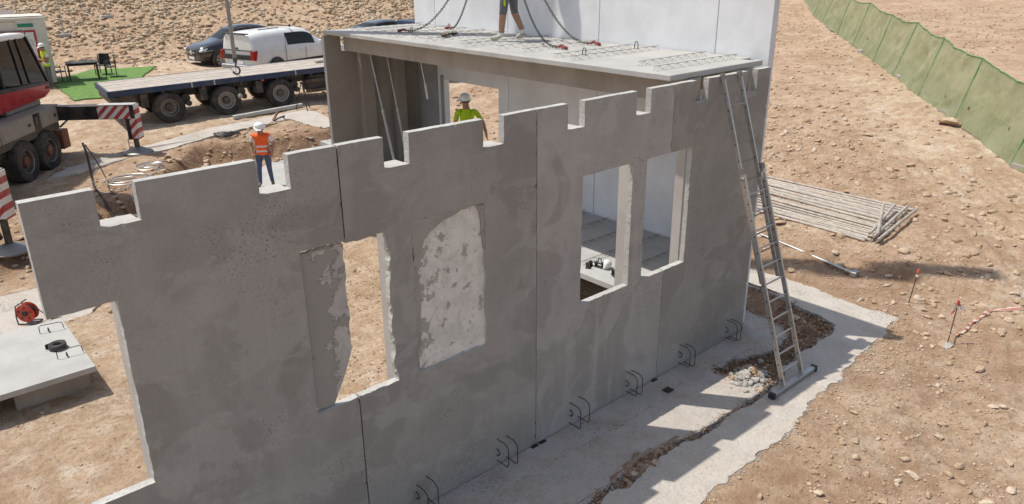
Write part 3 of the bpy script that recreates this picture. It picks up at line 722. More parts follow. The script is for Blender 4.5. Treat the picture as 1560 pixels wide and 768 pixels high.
def slab_body(parent, x1, y1, zt, mat, name='slab_body'):
    m = MB(); r = random.Random(8); n = 46
    edge = [(r.uniform(-.008, .008), y1*k/n) for k in range(n+1)]
    o3 = [(0, 0)]+[(q[0], q[1]) for q in edge[1:]]+[(x1, y1), (x1, .28), (x1-.28, .30), (x1-.26, 0)]
    m.prism(o3, 2, 0, zt); return m.build(name, mat, parent, bevel=.008)
slab_body(roof, 2.36, 9.33, .08, M['slab'])
MB().box(1.99, 2.24, .002, .10, .0, .079).build('slab_nib', M['slab'], roof, bevel=.006)
gys = [.38, .88, 1.95, 2.38, 3.25, 3.85, 4.55, 4.95, 5.75, 6.35, 7.0, 7.6, 8.2, 8.7]
for k, gy_ in enumerate(gys): girder(roof, .12+random.uniform(0, .35), 2.02+random.uniform(0, .22), gy_, .08, .085, k)
lloop(roof, .78, 2.3, .08, .12); lloop(roof, 2.06, 2.3, .08, .12); lloop(roof, 1.0, 7.4, .08, .12); lloop(roof, 2.05, 7.5, .08, .12)
# lower floor slab
fl = empty('floor_slab', (2.57, .26, 1.1), 0, 'lattice floor slab seen through the open windows', 'slab')
MB().box(0, 2.36, 0, 9.0, 0, .1).build('slab_body', M['floor'], fl, bevel=.008)
for k, gy_ in enumerate([.35, .95, 1.6, 2.2, 2.85, 3.45, 4.2, 5.0, 5.9, 7.0]): girder(fl, .15+random.uniform(0, .1), 2.25, gy_, .1, .085, 50+k)
lloop(fl, .55, 1.5, .1, .08)
fb = empty('floor_beam', (3.4, 4.7, 0), 0, 'pale concrete beam under the floor slab edge', 'beam')
MB().box(-.15, .15, -4.42, 4.5, .72, 1.095).build('beam_body', M['rib'], fb, bevel=.008)
for yy in (-4.2, 0, 4.2): MB().box(-.14, .14, yy-.15, yy+.15, -.08, .72).build('pier', M['rib'], fb, bevel=.006)
# things lying on the floor slab
def clutter(loc, rz, label, mat, seed):
    e = empty('formwork_clamp', loc, rz, label, 'clamp'); r = random.Random(seed)
    MB().box(-.09, .09, -.04, .04, 0, .015).build('base', mat, e, bevel=.003)
    MB().box(-.08, -.06, -.035, .035, .015, .11).build('side_plate', mat, e, bevel=.003)
    MB().box(.05, .07, -.035, .035, .015, .09).build('side_plate', mat, e, bevel=.003)
    MB().cyl((-.07, 0, .07), (.1, .01, .075), .014, n=8).build('bolt', mat, e, True)
for q in (((2.84, 1.74, 1.2), .4, 'black formwork clamp at the left edge of the open window view'), ((2.95, 1.62, 1.2), 1.7, 'black formwork clamp beside the white bag'), ((2.86, 1.2, 1.2), 1.1, 'black formwork clamp near the right window jamb'), ((2.98, 1.13, 1.2), .2, 'dark clamp lying behind the clamp near the right jamb')):
    clutter(q[0], q[1], q[2], M['black'], 1)
m = MB(); bv, bf = rock_mesh(77, 3); m.add([(2.99+v[0]*.1, 1.50+v[1]*.09, 1.27+v[2]*.14) for v in bv], [tuple(f) for f in bf])
tag(m.build('white_bag', M['helmet'], smooth=True), 'crumpled white bag on the floor slab inside the window', 'bag')
# clutter on the roof slab
e = empty('tool_bundle', (3.60, 6.35, 4.5), .4, 'dark bundle of clamps lying on the lattice slab', 'tools')
for k in range(5):
    a = random.uniform(-.5, .5); cx, cy = -.2+.1*k, random.uniform(-.04, .04)
    MB().bar((cx-.07, cy, .03), (cx+.07, cy+.05*a, .05+.02*a), .05, .05).build('clamp_arm', M['dark_steel'], e, bevel=.004)
    MB().cyl((cx, cy-.06, .05), (cx, cy+.06, .06), .03, n=9).build('clamp_screw', M['dark_steel'], e, True)
# slanting props inside
for k, (a, b) in enumerate((((3.35, 8.9, 4.04), (3.35, 8.05, 1.21)), ((3.65, 8.7, 4.04), (3.7, 8.1, 1.21)))):
    e = empty('steel_prop', (0, 0, 0), 0, ('thick slanting steel prop left of the doorway under the slab', 'thin slanting steel prop just right of the thicker one')[k], 'prop')
    A_, B_ = Vector(a), Vector(b); mid = A_.lerp(B_, .45)
    MB().cyl(B_, mid, .030 if k == 0 else .022, n=8).build('outer_tube', M['steel'], e, True)
    MB().cyl(mid, A_, .020 if k == 0 else .016, n=8).build('inner_tube', M['steel'], e, True)
    MB().cyl(mid-Vector((0, 0, .04)), mid+Vector((0, 0, .04)), .038 if k == 0 else .03, n=8).build('collar', M['steel'], e, True)
    MB().bar(B_-Vector((.06, 0, 0)), B_+Vector((.06, 0, 0)), .12, .012).build('foot_plate', M['steel'], e)
m = MB(); m.bar((3.3, 6.92, 4.05), (3.3, 6.78, 3.55), .01, .012, (1, 0, 0)); m.bar((3.3, 6.78, 3.56), (3.3, 6.72, 3.26), .008, .04, (1, 0, 0))
tag(m.build('hanging_strap', M['helmet']), 'white strap hanging from the beam left of the doorway', 'strap')
M['dark_alu'] = plain('dull and shaded aluminium', (.25, .25, .24), .55, .5, .1, 20, dust=.2)
# ------------------------------------------------------------------ ladder
lad = empty('ladder', (3.87, -1.47, .02), 0, 'aluminium extension ladder leaning against the front wall', 'ladder')
def LP(x, f, off=0):                       # point on the ladder: x across, f 0..1 up the slope, off = in front
    b = Vector((x, 0, 0)); t = Vector((-.15+x*.92, 1.40, 4.42)); d = (Vector((-.15, 1.40, 4.42))).normalized()
    nrm = Vector((0, -d.z, d.y)).normalized()
    return b.lerp(t, f)+nrm*off
for s in (-1, 1):
    MB().bar(LP(s*.265, .005), LP(s*.265, .70), .028, .075, (0, 1, .2)).build('lower_rail', M['alu'], lad, bevel=.005)
    MB().bar(LP(s*.225, .345, -.055), LP(s*.225, 1.0, -.055), .026, .068, (0, 1, .2)).build('upper_rail', M['alu'], lad, bevel=.005)
    MB().bar(LP(s*.265, .695), LP(s*.265, .712), .030, .078, (0, 1, .2)).build('end_cap', M['dark_alu'], lad)
    MB().bar(LP(s*.225, .985, -.055), LP(s*.225, 1.004, -.055), .030, .072, (0, 1, .2)).build('end_cap', M['dark_alu'], lad)
    MB().bar(LP(s*.245-.03, .685, .0), LP(s*.245+.03, .655, -.03), .04, .06).build('guide_bracket', M['alu'], lad, bevel=.004)
    for k in range(14):
        f = .03+k*.052
        if f < .69: MB().cyl(LP(s*.265-.017, f), LP(s*.265+.017, f), .012, n=8).build('rung_end', M['black'], lad)
    for k in range(12):
        f = .37+k*.052
        MB().cyl(LP(s*.225-.016, f, -.055), LP(s*.225+.016, f, -.055), .011, n=8).build('rung_end', M['black'], lad)
for k in range(11): MB().cyl(LP(-.26, .055+k*.0575), LP(.26, .055+k*.0575), .013, n=8).build('rung', M['alu'], lad, True)
for k in range(10): MB().cyl(LP(-.22, .385+k*.0575, -.055), LP(.22, .385+k*.0575, -.055), .010, n=8).build('rung', M['dark_alu'], lad, True)  # upper rungs darkened, their shade put into the aluminium colour
MB().bar((-.58, -.01, .035), (.57, -.01, .035), .075, .055).build('stabiliser_bar', M['alu'], lad, bevel=.006)
for s in (-.60, .59): MB().box(s-.03, s+.03, -.06, .04, -.015, .075).build('stabiliser_foot', M['black'], lad, bevel=.008)

# ------------------------------------------------------------------ bundle of tubes, prop, stakes
def gz(x, y): return float(gz_at(np.array(x, float), np.array(y, float)))
for k in range(26):
    f = k/25; xa = 9.95+2.35*f+random.uniform(-.05, .05); ya = .25+.12*f+random.uniform(-.14, .10)
    xb = xa+.1+random.uniform(-.1, .1); yb = 6.0+random.uniform(-.15, .1)
    A_, B_ = Vector((xa, ya, gz(xa, ya)+.045+random.uniform(0, .02))), Vector((xb, yb, gz(xb, yb)+.045+random.uniform(0, .03)))
    o = MB().cyl(A_, B_, .024+.004*(k % 3), n=8); o = o.build('scaffold_tube', M['tube'], None, True)
    od = ['nearest', 'second', 'third', 'fourth', 'fifth', 'sixth', 'seventh', 'eighth', 'ninth', 'tenth', 'eleventh', 'twelfth', 'thirteenth', 'fourteenth', 'fifteenth', 'sixteenth', 'seventeenth', 'eighteenth', 'nineteenth', 'twentieth', 'twenty-first', 'twenty-second', 'twenty-third', 'twenty-fourth', 'twenty-fifth', 'farthest'][k]
    tag(o, f'long grey tube in the row of parallel tubes, {od} counted from the wall side', 'tube', 'row of parallel tubes on the ground')
for k, (a, b, lab) in enumerate((((9.92, .06), (12.2, .22), 'grey tube lying across the row ends, nearest the camera'), ((9.98, .18), (12.15, .42), 'grey tube across the row ends, just behind the nearest one'), ((10.05, .30), (11.95, .62), 'grey tube across the row ends, third from the camera'), ((10.0, .12), (11.7, .78), 'grey tube lying aslant over the other cross tubes'))):
    z = .12+.03*k
    tag(MB().cyl((a[0], a[1], gz(*a)+z), (b[0], b[1], gz(*b)+z+.02), .034, n=10).build('scaffold_tube', M['tube'], None, True), lab, 'tube', 'tubes across the row ends')
pr = empty('push_pull_prop', (8.45, -.12, 0), 0, 'galvanised push pull prop with a foot plate lying on the dirt', 'prop')
za, zb = gz(8.45, -.1)+.06, gz(8.83, 2.11)+.06
MB().cyl((0, 0, za), (.25, 1.45, (za+zb)/2+.015), .034, n=10).build('outer_tube', M['steel'], pr, True)
MB().cyl((.25, 1.45, (za+zb)/2+.015), (.55, 3.2, zb+.02), .026, n=10).build('inner_tube', M['steel'], pr, True)
MB().box(-.09, .1, -.13, -.01, za-.05, za+.05).build('foot_plate', M['steel'], pr, bevel=.006)
MB().cyl((0, -.02, za), (.02, .12, za), .045, n=10).build('collar', M['steel'], pr, True)
def tape_mat():
    m, n, b = node_mat('red and white tape'); t = NT(n); co = t.N('ShaderNodeTexCoord').outputs['Object']
    wv = t.N('ShaderNodeTexWave'); wv.inputs['Scale'].default_value = 3.0; wv.bands_direction = 'DIAGONAL'; wv.inputs['Distortion'].default_value = .6; t.L(co, wv.inputs['Vector'])
    t.L(t.mix(t.ramp(wv.outputs['Fac'], .48, .52), (.45, .13, .10), (.66, .58, .50)), b.inputs['Base Color']); b.inputs['Roughness'].default_value = .5
    return m
M['tape'] = tape_mat()
M['orange'] = plain('orange cap', (.75, .14, .03), .5)
for k, (sx_, sy_, h, tx, ty, lab) in enumerate(((8.0, -1.42, .62, .05, -.05, 'thin steel stake with an orange cap beside the dark shadow'), (6.85, -2.52, .72, .12, -.0, 'steel stake wrapped in red and white tape in a blob of concrete'))):
    e = empty('survey_stake', (sx_, sy_, gz(sx_, sy_)), 0, lab, 'stake')
    MB().cyl((0, 0, -.1), (tx, ty, h), .008, n=6).build('rod', M['rebar'], e, True)
    MB().lathe([(.0, h-.04), (.018, h-.04), (.022, h+.01), (.015, h+.04), (0, h+.045)], (tx, ty, 0), n=10).build('cap', M['orange'] if k == 0 else M['red_plastic'], e, True)
    r = random.Random(k)
    if k == 0:
        bv, bf = rock_mesh(5, 2); MB().add([(tx+v[0]*.04, ty+v[1]*.04, h-.09+v[2]*.05) for v in bv], [tuple(f) for f in bf]).build('tape_knot', M['tape'], e)
    else:
        for (dx, dy, dz, L) in ((-.1, .03, .02, .2), (.05, -.08, -.05, .16), (-.05, .06, -.14, .28)):
            m = MB(); P0 = Vector((tx, ty, h-.03)); ptsq = [P0+Vector((dx*q/4+r.uniform(-.02, .02), dy*q/4+r.uniform(-.02, .02), dz*q/4-.02*abs(math.sin(q)))) for q in range(5)]
            vs = []; fs = []
            for i, q in enumerate(ptsq): vs += [q+Vector((0, 0, .03)), q-Vector((.01, .01, .035))]
            fs = [(2*i, 2*i+1, 2*i+3, 2*i+2) for i in range(4)]
            MB().add(vs, fs).build('tape_end', M['tape'], e)
        bv, bf = rock_mesh(9, 2); MB().add([(v[0]*.17, v[1]*.15, v[2]*.1) for v in bv], [tuple(f) for f in bf]).build('concrete_blob', M['grey_gravel'], e)
m = MB(); line = [(6.87, -2.52), (7.15, -2.50), (7.5, -2.56), (7.9, -2.52), (8.3, -2.56), (8.66, -2.57), (8.8, -2.8), (8.95, -3.0), (9.3, -3.35), (10, -3.9), (11, -4.9)]
vs = []; fs = []; r = random.Random(2)
dense = []
for (a, b) in zip(line[:-1], line[1:]):
    for q in range(6): dense.append((a[0]+(b[0]-a[0])*q/6, a[1]+(b[1]-a[1])*q/6))
for i, (a, b) in enumerate(dense):
    z = gz(a, b)+.03+.025*abs(math.sin(i*.9))+(.16*max(0, 1-i/9)); tw = math.sin(i*.55)
    vs += [(a-.008, b-.020*abs(tw)-.006, z-.012), (a+.008, b+.020*abs(tw)+.006, z+.02*tw)]
fs = [(2*i, 2*i+2, 2*i+3, 2*i+1) for i in range(len(dense)-1)]
tag(MB().add(vs, fs).build('barrier_tape', M['tape'], smooth=True), 'twisted red and white barrier tape trailing over the stones', 'tape')

# ------------------------------------------------------------------ green net fence
def net_mat():
    m, n, b = node_mat('green shade net'); t = NT(n); co = t.coord(False)
    f = t.noise(co, 1.1, 4, .6, .6); f2 = t.noise(co, 9, 4, .6)
    c = t.mix(t.ramp(f, .35, .65), (.27, .30, .15), (.36, .375, .22)); c = t.mix(t.ramp(f2, .4, .7, 0, .35), c, (.44, .41, .28))
    t.L(c, b.inputs['Base Color']); b.inputs['Roughness'].default_value = .9
    tr = t.N('ShaderNodeBsdfTranslucent'); t.L(c, tr.inputs[0]); tp = t.N('ShaderNodeBsdfTransparent')
    m1 = t.N('ShaderNodeMixShader'); m1.inputs[0].default_value = .35; t.L(b.outputs[0], m1.inputs[1]); t.L(tr.outputs[0], m1.inputs[2])
    m2 = t.N('ShaderNodeMixShader'); m2.inputs[0].default_value = .10; t.L(m1.outputs[0], m2.inputs[1]); t.L(tp.outputs[0], m2.inputs[2])
    o = [q for q in n.nodes if q.type == 'OUTPUT_MATERIAL'][0]; t.L(m2.outputs[0], o.inputs[0])
    t.bump(t.noise(co, 3.5, 4, .55, .4, (1, 1, 3.0)), b, .3, .03); return m
M['net'] = net_mat(); M['green'] = plain('green hem', (.09, .21, .08), .8, 0, .25, 10)
fpts = [(12.6, -4.2), (15.0, -2.0), (17.2, -.1), (20.7, 2.65), (23.6, 4.95), (26.6, 7.2), (29.6, 9.4), (33.8, 12.4), (38.5, 15.6), (44, 19.4), (50, 23.2), (57, 27.5), (66, 33), (76, 39)]
fe = empty('net_fence', (fpts[2][0], fpts[2][1], 0), 0, 'long green shade net fence sagging across the dirt', 'fence')
O_ = Vector((fpts[2][0], fpts[2][1], 0))
LEAN = Vector((.50, -.36, 0))
posts = []
for k, (a, b) in enumerate(fpts):
    z = gz(a, b); l = LEAN*random.uniform(.75, 1.2); base = Vector((a, b, z))-O_; top = base+l+Vector((0, 0, 1.98+random.uniform(-.08, .08)))
    posts.append((base, top))
    MB().cyl(base-Vector((0, 0, .05)), top, .03, n=6).build('post', M['green'], fe, True)
for k in range(len(posts)-1):
    (b0, t0), (b1, t1) = posts[k], posts[k+1]; nu, nv = 34, 18; vs = []
    nrm = Vector((b1.y-b0.y, -(b1.x-b0.x), 0)).normalized()
    r = np.random.RandomState(k)
    for i in range(nu+1):
        for j in range(nv+1):
            f, g = i/nu, j/nv; P_ = b0.lerp(b1, f).lerp(t0.lerp(t1, f), g)
            P_.z -= .12*math.sin(math.pi*f)*g
            bulge = .10*math.sin(math.pi*f)*math.sin(math.pi*g)
            wr = .09*float(fbm(np.array(f*6.0+k*5), np.array(g*5.0+f*5), 4, 33, .6))*(.3+math.sin(math.pi*f))
            P_ += nrm*(bulge+wr)
            if j == 0: P_.z += .03
            vs.append(P_)
    fs = [(i*(nv+1)+j, (i+1)*(nv+1)+j, (i+1)*(nv+1)+j+1, i*(nv+1)+j+1) for i in range(nu) for j in range(nv)]
    # a few small tears
    tears = set(r.randint(0, len(fs), 2)); fs2 = [f for i, f in enumerate(fs) if i not in tears or k > 8]
    fs2 = fs2
    p_ = MB().add(vs, fs2).build('net_panel', M['net'], fe, True, fix=False)
    MB().tube([vs[i*(nv+1)+nv]+Vector((0, 0, .01)) for i in range(nu+1)], .022, 5).build('top_hem', M['green'], p_, True)
for k, (a, b, lab) in enumerate(((16.95, -.5, 'pale concrete fence foot nearest the right edge of the picture'), (21.6, 3.2, 'concrete fence foot right beside the big boulder'), (26.2, 6.75, 'concrete fence foot below the middle of the green net'), (32.0, 11.1, 'concrete fence foot farther up the green net'), (40.0, 16.4, 'farthest concrete fence foot by the green net'))):
    e = tag(MB().prism([(-.38, 0), (.38, 0), (.34, .13), (.1, .15), (-.1, .15), (-.34, .13)], 1, -.11, .11).build('ballast_block', M['tan'], bevel=.01), lab, 'ballast block')
    e.location = (a, b, gz(a, b)-.02); e.rotation_euler = (0, 0, .6+random.uniform(-.4, .4))

# ------------------------------------------------------------------ panel lying left, reel, roll
lp = empty('lying_panel', (-3.86, 5.25, .37), 0, 'pale concrete panel lying on a timber behind the left end of the wall', 'panel')
MB().prism([(0, 0), (.04, 2.12), (-6, 2.2), (-6, .06)], 2, 0, .085).build('panel_body', M['slab'], lp, bevel=.007)
for (ax_, ay, bx_, by_) in ((-.36, 1.72, -.04, 1.66), (-.36, .60, -.03, .58)):
    MB().tube([(ax_, ay, .08), (ax_+.0, ay-.0, .19), (ax_+.03, ay, .215), (bx_-.03, by_, .215), (bx_, by_, .19), (bx_+.01, by_, .1)], .0065, 6).build('rebar_loop', M['rebar'], lp, True)
    lloop(lp, (ax_+bx_)/2-.04, (ay+by_)/2, .085, .07)
tag(MB().box(-4.9, -3.93, 5.52, 5.66, -.02, .36).build('support_beam', M['tan'], bevel=.01), 'low beam propping up the lying panel', 'beam')
tag(MB().box(-5.2, -3.95, 7.15, 7.3, -.02, .36).build('support_beam', M['tan'], bevel=.01), 'beam under the far edge of the lying panel', 'beam')
ro = empty('bitumen_roll', (-4.13, 6.22, .457), .5, 'black roll of sealing strip on the lying panel', 'roll')
sp_ = [(.13*(1-.035*q/6)*math.cos(q*.5), .13*(1-.035*q/6)*math.sin(q*.5)) for q in range(75)]
vs = []; 
for q, (a, b) in enumerate(sp_): vs += [(a, b, 0), (a, b, .085)]
o = MB().add(vs, [(2*i, 2*i+2, 2*i+3, 2*i+1) for i in range(len(sp_)-1)]).build('coiled_strip', M['black'], ro, True, fix=False)
so_ = o.modifiers.new('thick', 'SOLIDIFY'); so_.thickness = .011
MB().bar((.10, .09, .043), (-.10, .14, .043), .012, .08).build('strip_end', M['black'], ro, bevel=.003)
rl = empty('cable_reel', (-4.12, 8.62, .03), -.72, 'red cable reel standing by the left end of the wall', 'cable reel')
for s in (-.07, .07):
    MB().lathe([(.03, s-.006), (.155, s-.006), (.165, s), (.155, s+.006), (.03, s+.006)], (0, 0, .19), (0, 1, 0), 24).build('flange', M['red_plastic'], rl, True)
MB().lathe([(.0, -.064), (.11, -.06), (.125, 0), (.11, .06), (0, .064)], (0, 0, .19), (0, 1, 0), 18).build('wound_cable', M['black'], rl, True)
MB().lathe([(0, -.095), (.05, -.095), (.055, -.078), (0, -.078)], (0, 0, .19), (0, 1, 0), 14).build('hub', M['black'], rl, True)
for k in range(5):
    t_ = 2*math.pi*k/5+.3; MB().cyl((.105*math.cos(t_), -.079, .19+.105*math.sin(t_)), (.105*math.cos(t_), -.074, .19+.105*math.sin(t_)), .022, n=9).build('flange_hole', M['black'], rl)
MB().tube([(-.14, -.1, .0), (.16, -.1, .0), (.17, .1, .0), (-.13, .1, .0), (-.15, .1, .12), (-.12, .1, .34), (-.03, .09, .39), (-.03, -.09, .39), (-.12, -.1, .34), (-.15, -.1, .12), (-.14, -.1, .0)], .011, 6).build('stand_frame', M['dark_steel'], rl, True)
MB().tube([(.06, 0, .3), (.2, .02, .22), (.28, .05, .1), (.33, .1, .0), (.45, .2, -.01)], .009, 6).build('loose_cable', M['black'], rl, True)
# ------------------------------------------------------------------ wheels and cars
def wheel(parent, x, y, z, R, wd, out, rim, hubr=.55, spokes=0, name='wheel', hubm=None, holes=0):
    """out = +1/-1: outer side along local y"""
    e = empty(name, (x, y, z)); e.parent = parent
    prof = [(R*hubr, -wd/2), (R*.93, -wd/2), (R, -wd*.36), (R, wd*.36), (R*.93, wd/2), (R*hubr, wd/2)]
    MB().lathe(prof, ax=(0, 1, 0), n=28).build('tyre', M['rubber'], e, True, angle=35)
    o = out*wd/2
    m = MB(); m.lathe([(R*hubr*1.01, o*.9), (R*hubr*.95, o*.98), (R*hubr*.86, o*.9), (R*hubr*.80, o*.35), (R*.25, o*.25), (R*.22, o*.75), (0, o*.75)], ax=(0, 1, 0), n=24)
    rm = m.build('rim', rim, e, True, angle=30)
    if spokes:
        m = MB()
        for k in range(spokes):
            t = 2*math.pi*k/spokes
            for d in (-.13, .13):
                m.bar((R*.12*math.cos(t), o*.8, R*.12*math.sin(t)), (R*hubr*.97*math.cos(t+d), o*.9, R*hubr*.97*math.sin(t+d)), .02, R*.07, (0, 1, 0))
        m.build('spoke_set', M['alu'], e)['kind'] = 'stuff'
        MB().lathe([(R*hubr*.9, o*.4), (0, o*.4)], ax=(0, 1, 0), n=20).build('spoke_shadow_disc', M['black'], e)  # black disc stands in for the shade behind the spokes
    if holes:
        m = MB()
        for k in range(holes):
            t = 2*math.pi*k/holes; m.cyl((R*.36*math.cos(t), o*.30, R*.36*math.sin(t)), (R*.36*math.cos(t), o*.52, R*.36*math.sin(t)), R*.055, n=7)
        m.build('wheel_nuts', rim, e)['kind'] = 'stuff'
        MB().lathe([(R*.26, o*.4), (R*.24, o*.85), (R*.15, o*.95), (0, o*.97)], ax=(0, 1, 0), n=14).build('hub', hubm or M['dark_steel'], e, True)
    return e
def glass_mat():
    m, n, b = node_mat('tinted glass'); b.inputs['Base Color'].default_value = (.012, .016, .018, 1); b.inputs['Roughness'].default_value = .05; b.inputs['Specular IOR Level'].default_value = .35
    t = NT(n); tp = t.N('ShaderNodeBsdfTransparent'); tp.inputs[0].default_value = (.55, .62, .60, 1); mx = t.N('ShaderNodeMixShader'); mx.inputs[0].default_value = .22
    o = [q for q in n.nodes if q.type == 'OUTPUT_MATERIAL'][0]; t.L(b.outputs[0], mx.inputs[1]); t.L(tp.outputs[0], mx.inputs[2]); t.L(mx.outputs[0], o.inputs[0])
    return m
M['glass'] = glass_mat()
M['black_paint'] = plain('black car paint', (.006, .008, .013), .18, 0, .1, 3, dust=.03, coat=.9)
M['white_paint'] = plain('white car paint', (.78, .775, .75), .3, 0, .03, 3, dust=.06, coat=.5)
M['silver_paint'] = plain('dark silver paint', (.10, .11, .12), .25, .5, .1, 3, dust=.12, coat=.6)
M['lamp_red'] = plain('red lamp', (.35, .02, .02), .15, 0, .1)
M['lamp_clear'] = plain('clear lamp', (.7, .72, .75), .1, .4, .1)
M['rimdark'] = plain('rim steel', (.16, .155, .15), .5, .5, .2, 20, dust=.4)
M['rimgrey'] = plain('grey truck rim', (.32, .30, .28), .6, .2, .2, 20, dust=.5)
M['rust'] = plain('rusty hub', (.20, .075, .035), .8, .1, .3, 20, dust=.3)
def loft_car(parent, st, paint, glass_faces, trim_faces, sub=2):
    """st: stations (x, [(y,z)...]) half sections bottom to centre top; mirrored in y; materials 0 paint 1 glass 2 trim"""
    n = len(st[0][1]); vs = []; fs = []; ms = []
    for x, sec in st:
        for y, z in sec: vs.append((x, y, z))
        for y, z in sec[-2::-1]: vs.append((x, -y, z))
    k = 2*n-1
    for i in range(len(st)-1):
        for j in range(k-1):
            jj = j if j < n-1 else k-2-j
            fs.append((i*k+j, (i+1)*k+j, (i+1)*k+j+1, i*k+j+1))
            ms.append(1 if (i, jj) in glass_faces else 2 if (i, jj) in trim_faces else 0)
    for i, rev in ((0, 1), (len(st)-1, 0)):
        for j in range(n-1):
            q = [i*k+j, i*k+j+1, i*k+k-2-j, i*k+k-1-j]
            if q[1] == q[2]: q = [q[0], q[1], q[3]]
            fs.append(tuple(q)); ms.append(0)
    me = bpy.data.meshes.new('shell'); me.from_pydata(vs, [], fs)
    for q in (paint, M['glass'], M['black']): me.materials.append(q)
    me.polygons.foreach_set('material_index', ms)
    bm = bmesh.new(); bm.from_mesh(me); bmesh.ops.recalc_face_normals(bm, faces=bm.faces); bm.to_mesh(me); bm.free()
    o = bpy.data.objects.new('shell', me); C.objects.link(o); sm = o.modifiers.new('s', 'SUBSURF'); sm.levels = sub; sm.render_levels = sub
    dg = bpy.context.evaluated_depsgraph_get(); ev = bpy.data.meshes.new_from_object(o.evaluated_get(dg)); bpy.data.objects.remove(o)
    V = [tuple(v.co) for v in ev.vertices]
    for mi, nm in ((0, 'body_shell'), (1, 'window'), (2, 'trim')):
        F = [tuple(p_.vertices) for p_ in ev.polygons if p_.material_index == mi]
        if not F: continue
        if mi == 1:      # split into separate panes
            adj = {}
            for fi, f in enumerate(F):
                for v in f: adj.setdefault(v, []).append(fi)
            seen = set(); groups = []
            for s in range(len(F)):
                if s in seen: continue
                st_ = [s]; seen.add(s); g = []
                while st_:
                    q = st_.pop(); g.append(F[q])
                    for v in F[q]:
                        for z in adj[v]:
                            if z not in seen: seen.add(z); st_.append(z)
                groups.append(g)
        else: groups = [F]
        for g in groups:
            idx = sorted({v for f in g for v in f}); mp = {v: i for i, v in enumerate(idx)}
            MB().add([V[v] for v in idx], [tuple(mp[v] for v in f) for f in g]).build(nm, (paint, M['glass'], M['black'])[mi], parent, True, fix=False, angle=50)
    bpy.data.meshes.remove(ev)
def suv(name, loc, rz, paint, label):
    e = empty(name, loc, rz, label, 'car')
    # x forward; half sections: sill, lower door, shoulder, belt, window top, roof edge, centre
    def sec(w, zs, zl, sh, belt, bw, top, tw, roof): return [(w*.80, zs), (w*.99, zl), (w, sh), (bw, belt), (tw, top), (tw*.6, roof-.01), (0, roof)]
    st = [(-2.42, sec(.78, .45, .6, .78, .92, .70, .97, .6, .98)), (-2.34, sec(.86, .30, .55, .88, 1.08, .78, 1.14, .66, 1.15)),
          (-1.95, sec(.95, .26, .5, .92, 1.10, .86, 1.24, .70, 1.26)), (-1.35, sec(.98, .26, .5, .92, 1.10, .88, 1.50, .62, 1.56)),
          (-.5, sec(.98, .26, .5, .92, 1.06, .90, 1.62, .62, 1.70)), (.25, sec(.98, .26, .5, .90, 1.04, .90, 1.61, .62, 1.69)),
          (.62, sec(.98, .26, .5, .90, 1.04, .90, 1.52, .62, 1.60)), (1.28, sec(.97, .26, .5, .90, 1.03, .86, 1.10, .66, 1.12)),
          (1.9, sec(.95, .28, .5, .86, .98, .80, 1.04, .6, 1.06)), (2.32, sec(.88, .30, .5, .78, .88, .72, .94, .5, .95)), (2.44, sec(.74, .40, .55, .68, .76, .60, .80, .42, .81))]
    gl = {(3, 3), (4, 3), (5, 3), (6, 3), (6, 4), (6, 5), (2, 4), (2, 5)}
    loft_car(e, st, paint, gl-{(6, 3)} | {(6, 4), (6, 5)}, {(i, 0) for i in range(1, 9)})
    for x in (-1.42, 1.48):
        for s in (-1, 1):
            MB().lathe([(.30, s*.90), (.435, s*.965), (.445, s*.985), (.40, s*.99), (0, s*.96)], (x, 0, .38), (0, 1, 0), 24).build('wheel_arch', M['black'], e, True)
            wheel(e, x, s*.90, .375, .375, .26, s, M['rimdark'], .72, 9)
    for s in (-1, 1):
        MB().prism([(2.02, .86), (2.36, .80), (2.40, .72), (2.12, .74)], 1, s*.70, s*.905).build('headlight', M['lamp_clear'], e, bevel=.02)
        MB().box(.95, 1.12, s*.98-.1*(s < 0), s*.98+.1*(s > 0)+.0, 1.02, 1.15).build('mirror', paint, e, bevel=.03, seg=2)
        MB().bar((-1.0, s*.985, .66), (.9, s*.985, .66), .012, .02).build('door_trim', M['alu'], e)
        MB().bar((-2.36, s*.6, .93), (-2.30, s*.82, .9), .05, .1).build('tail_light', M['lamp_red'], e)
    MB().box(2.38, 2.46, -.36, .36, .52, .80).build('grille', M['dark_steel'], e, bevel=.03)
    MB().lathe([(.0, 0), (.095, 0), (.1, .02), (.08, .03), (0, .03)], (2.45, 0, .67), (1, 0, 0), 18).build('badge', M['lamp_clear'], e, True)
    MB().bar((2.45, -.36, .67), (2.45, .36, .67), .03, .035).build('grille_bar', M['lamp_clear'], e)
    MB().bar((2.40, -.72, .32), (2.40, .72, .32), .06, .035).build('bumper_trim', M['lamp_clear'], e)
    MB().box(2.44, 2.465, -.26, .26, .40, .50).build('number_plate', M['helmet'], e)
    return e
def gzf(x, y): return float(T(x, y))
su = suv('parked_suv', (10.55, 33.0, gzf(10.5, 32.6)-.02), math.pi+.06, M['black_paint'], 'black coupe style car parked behind the white pickup')
su.scale = (1.05, 1.05, 1.16)
s3 = suv('parked_car', (20.6, 35.2, gzf(20.6, 35.2)-.02), .12, M['silver_paint'], 'dark silver car of which only the roof shows above the slab')
s3.scale = (.95, .95, .74)
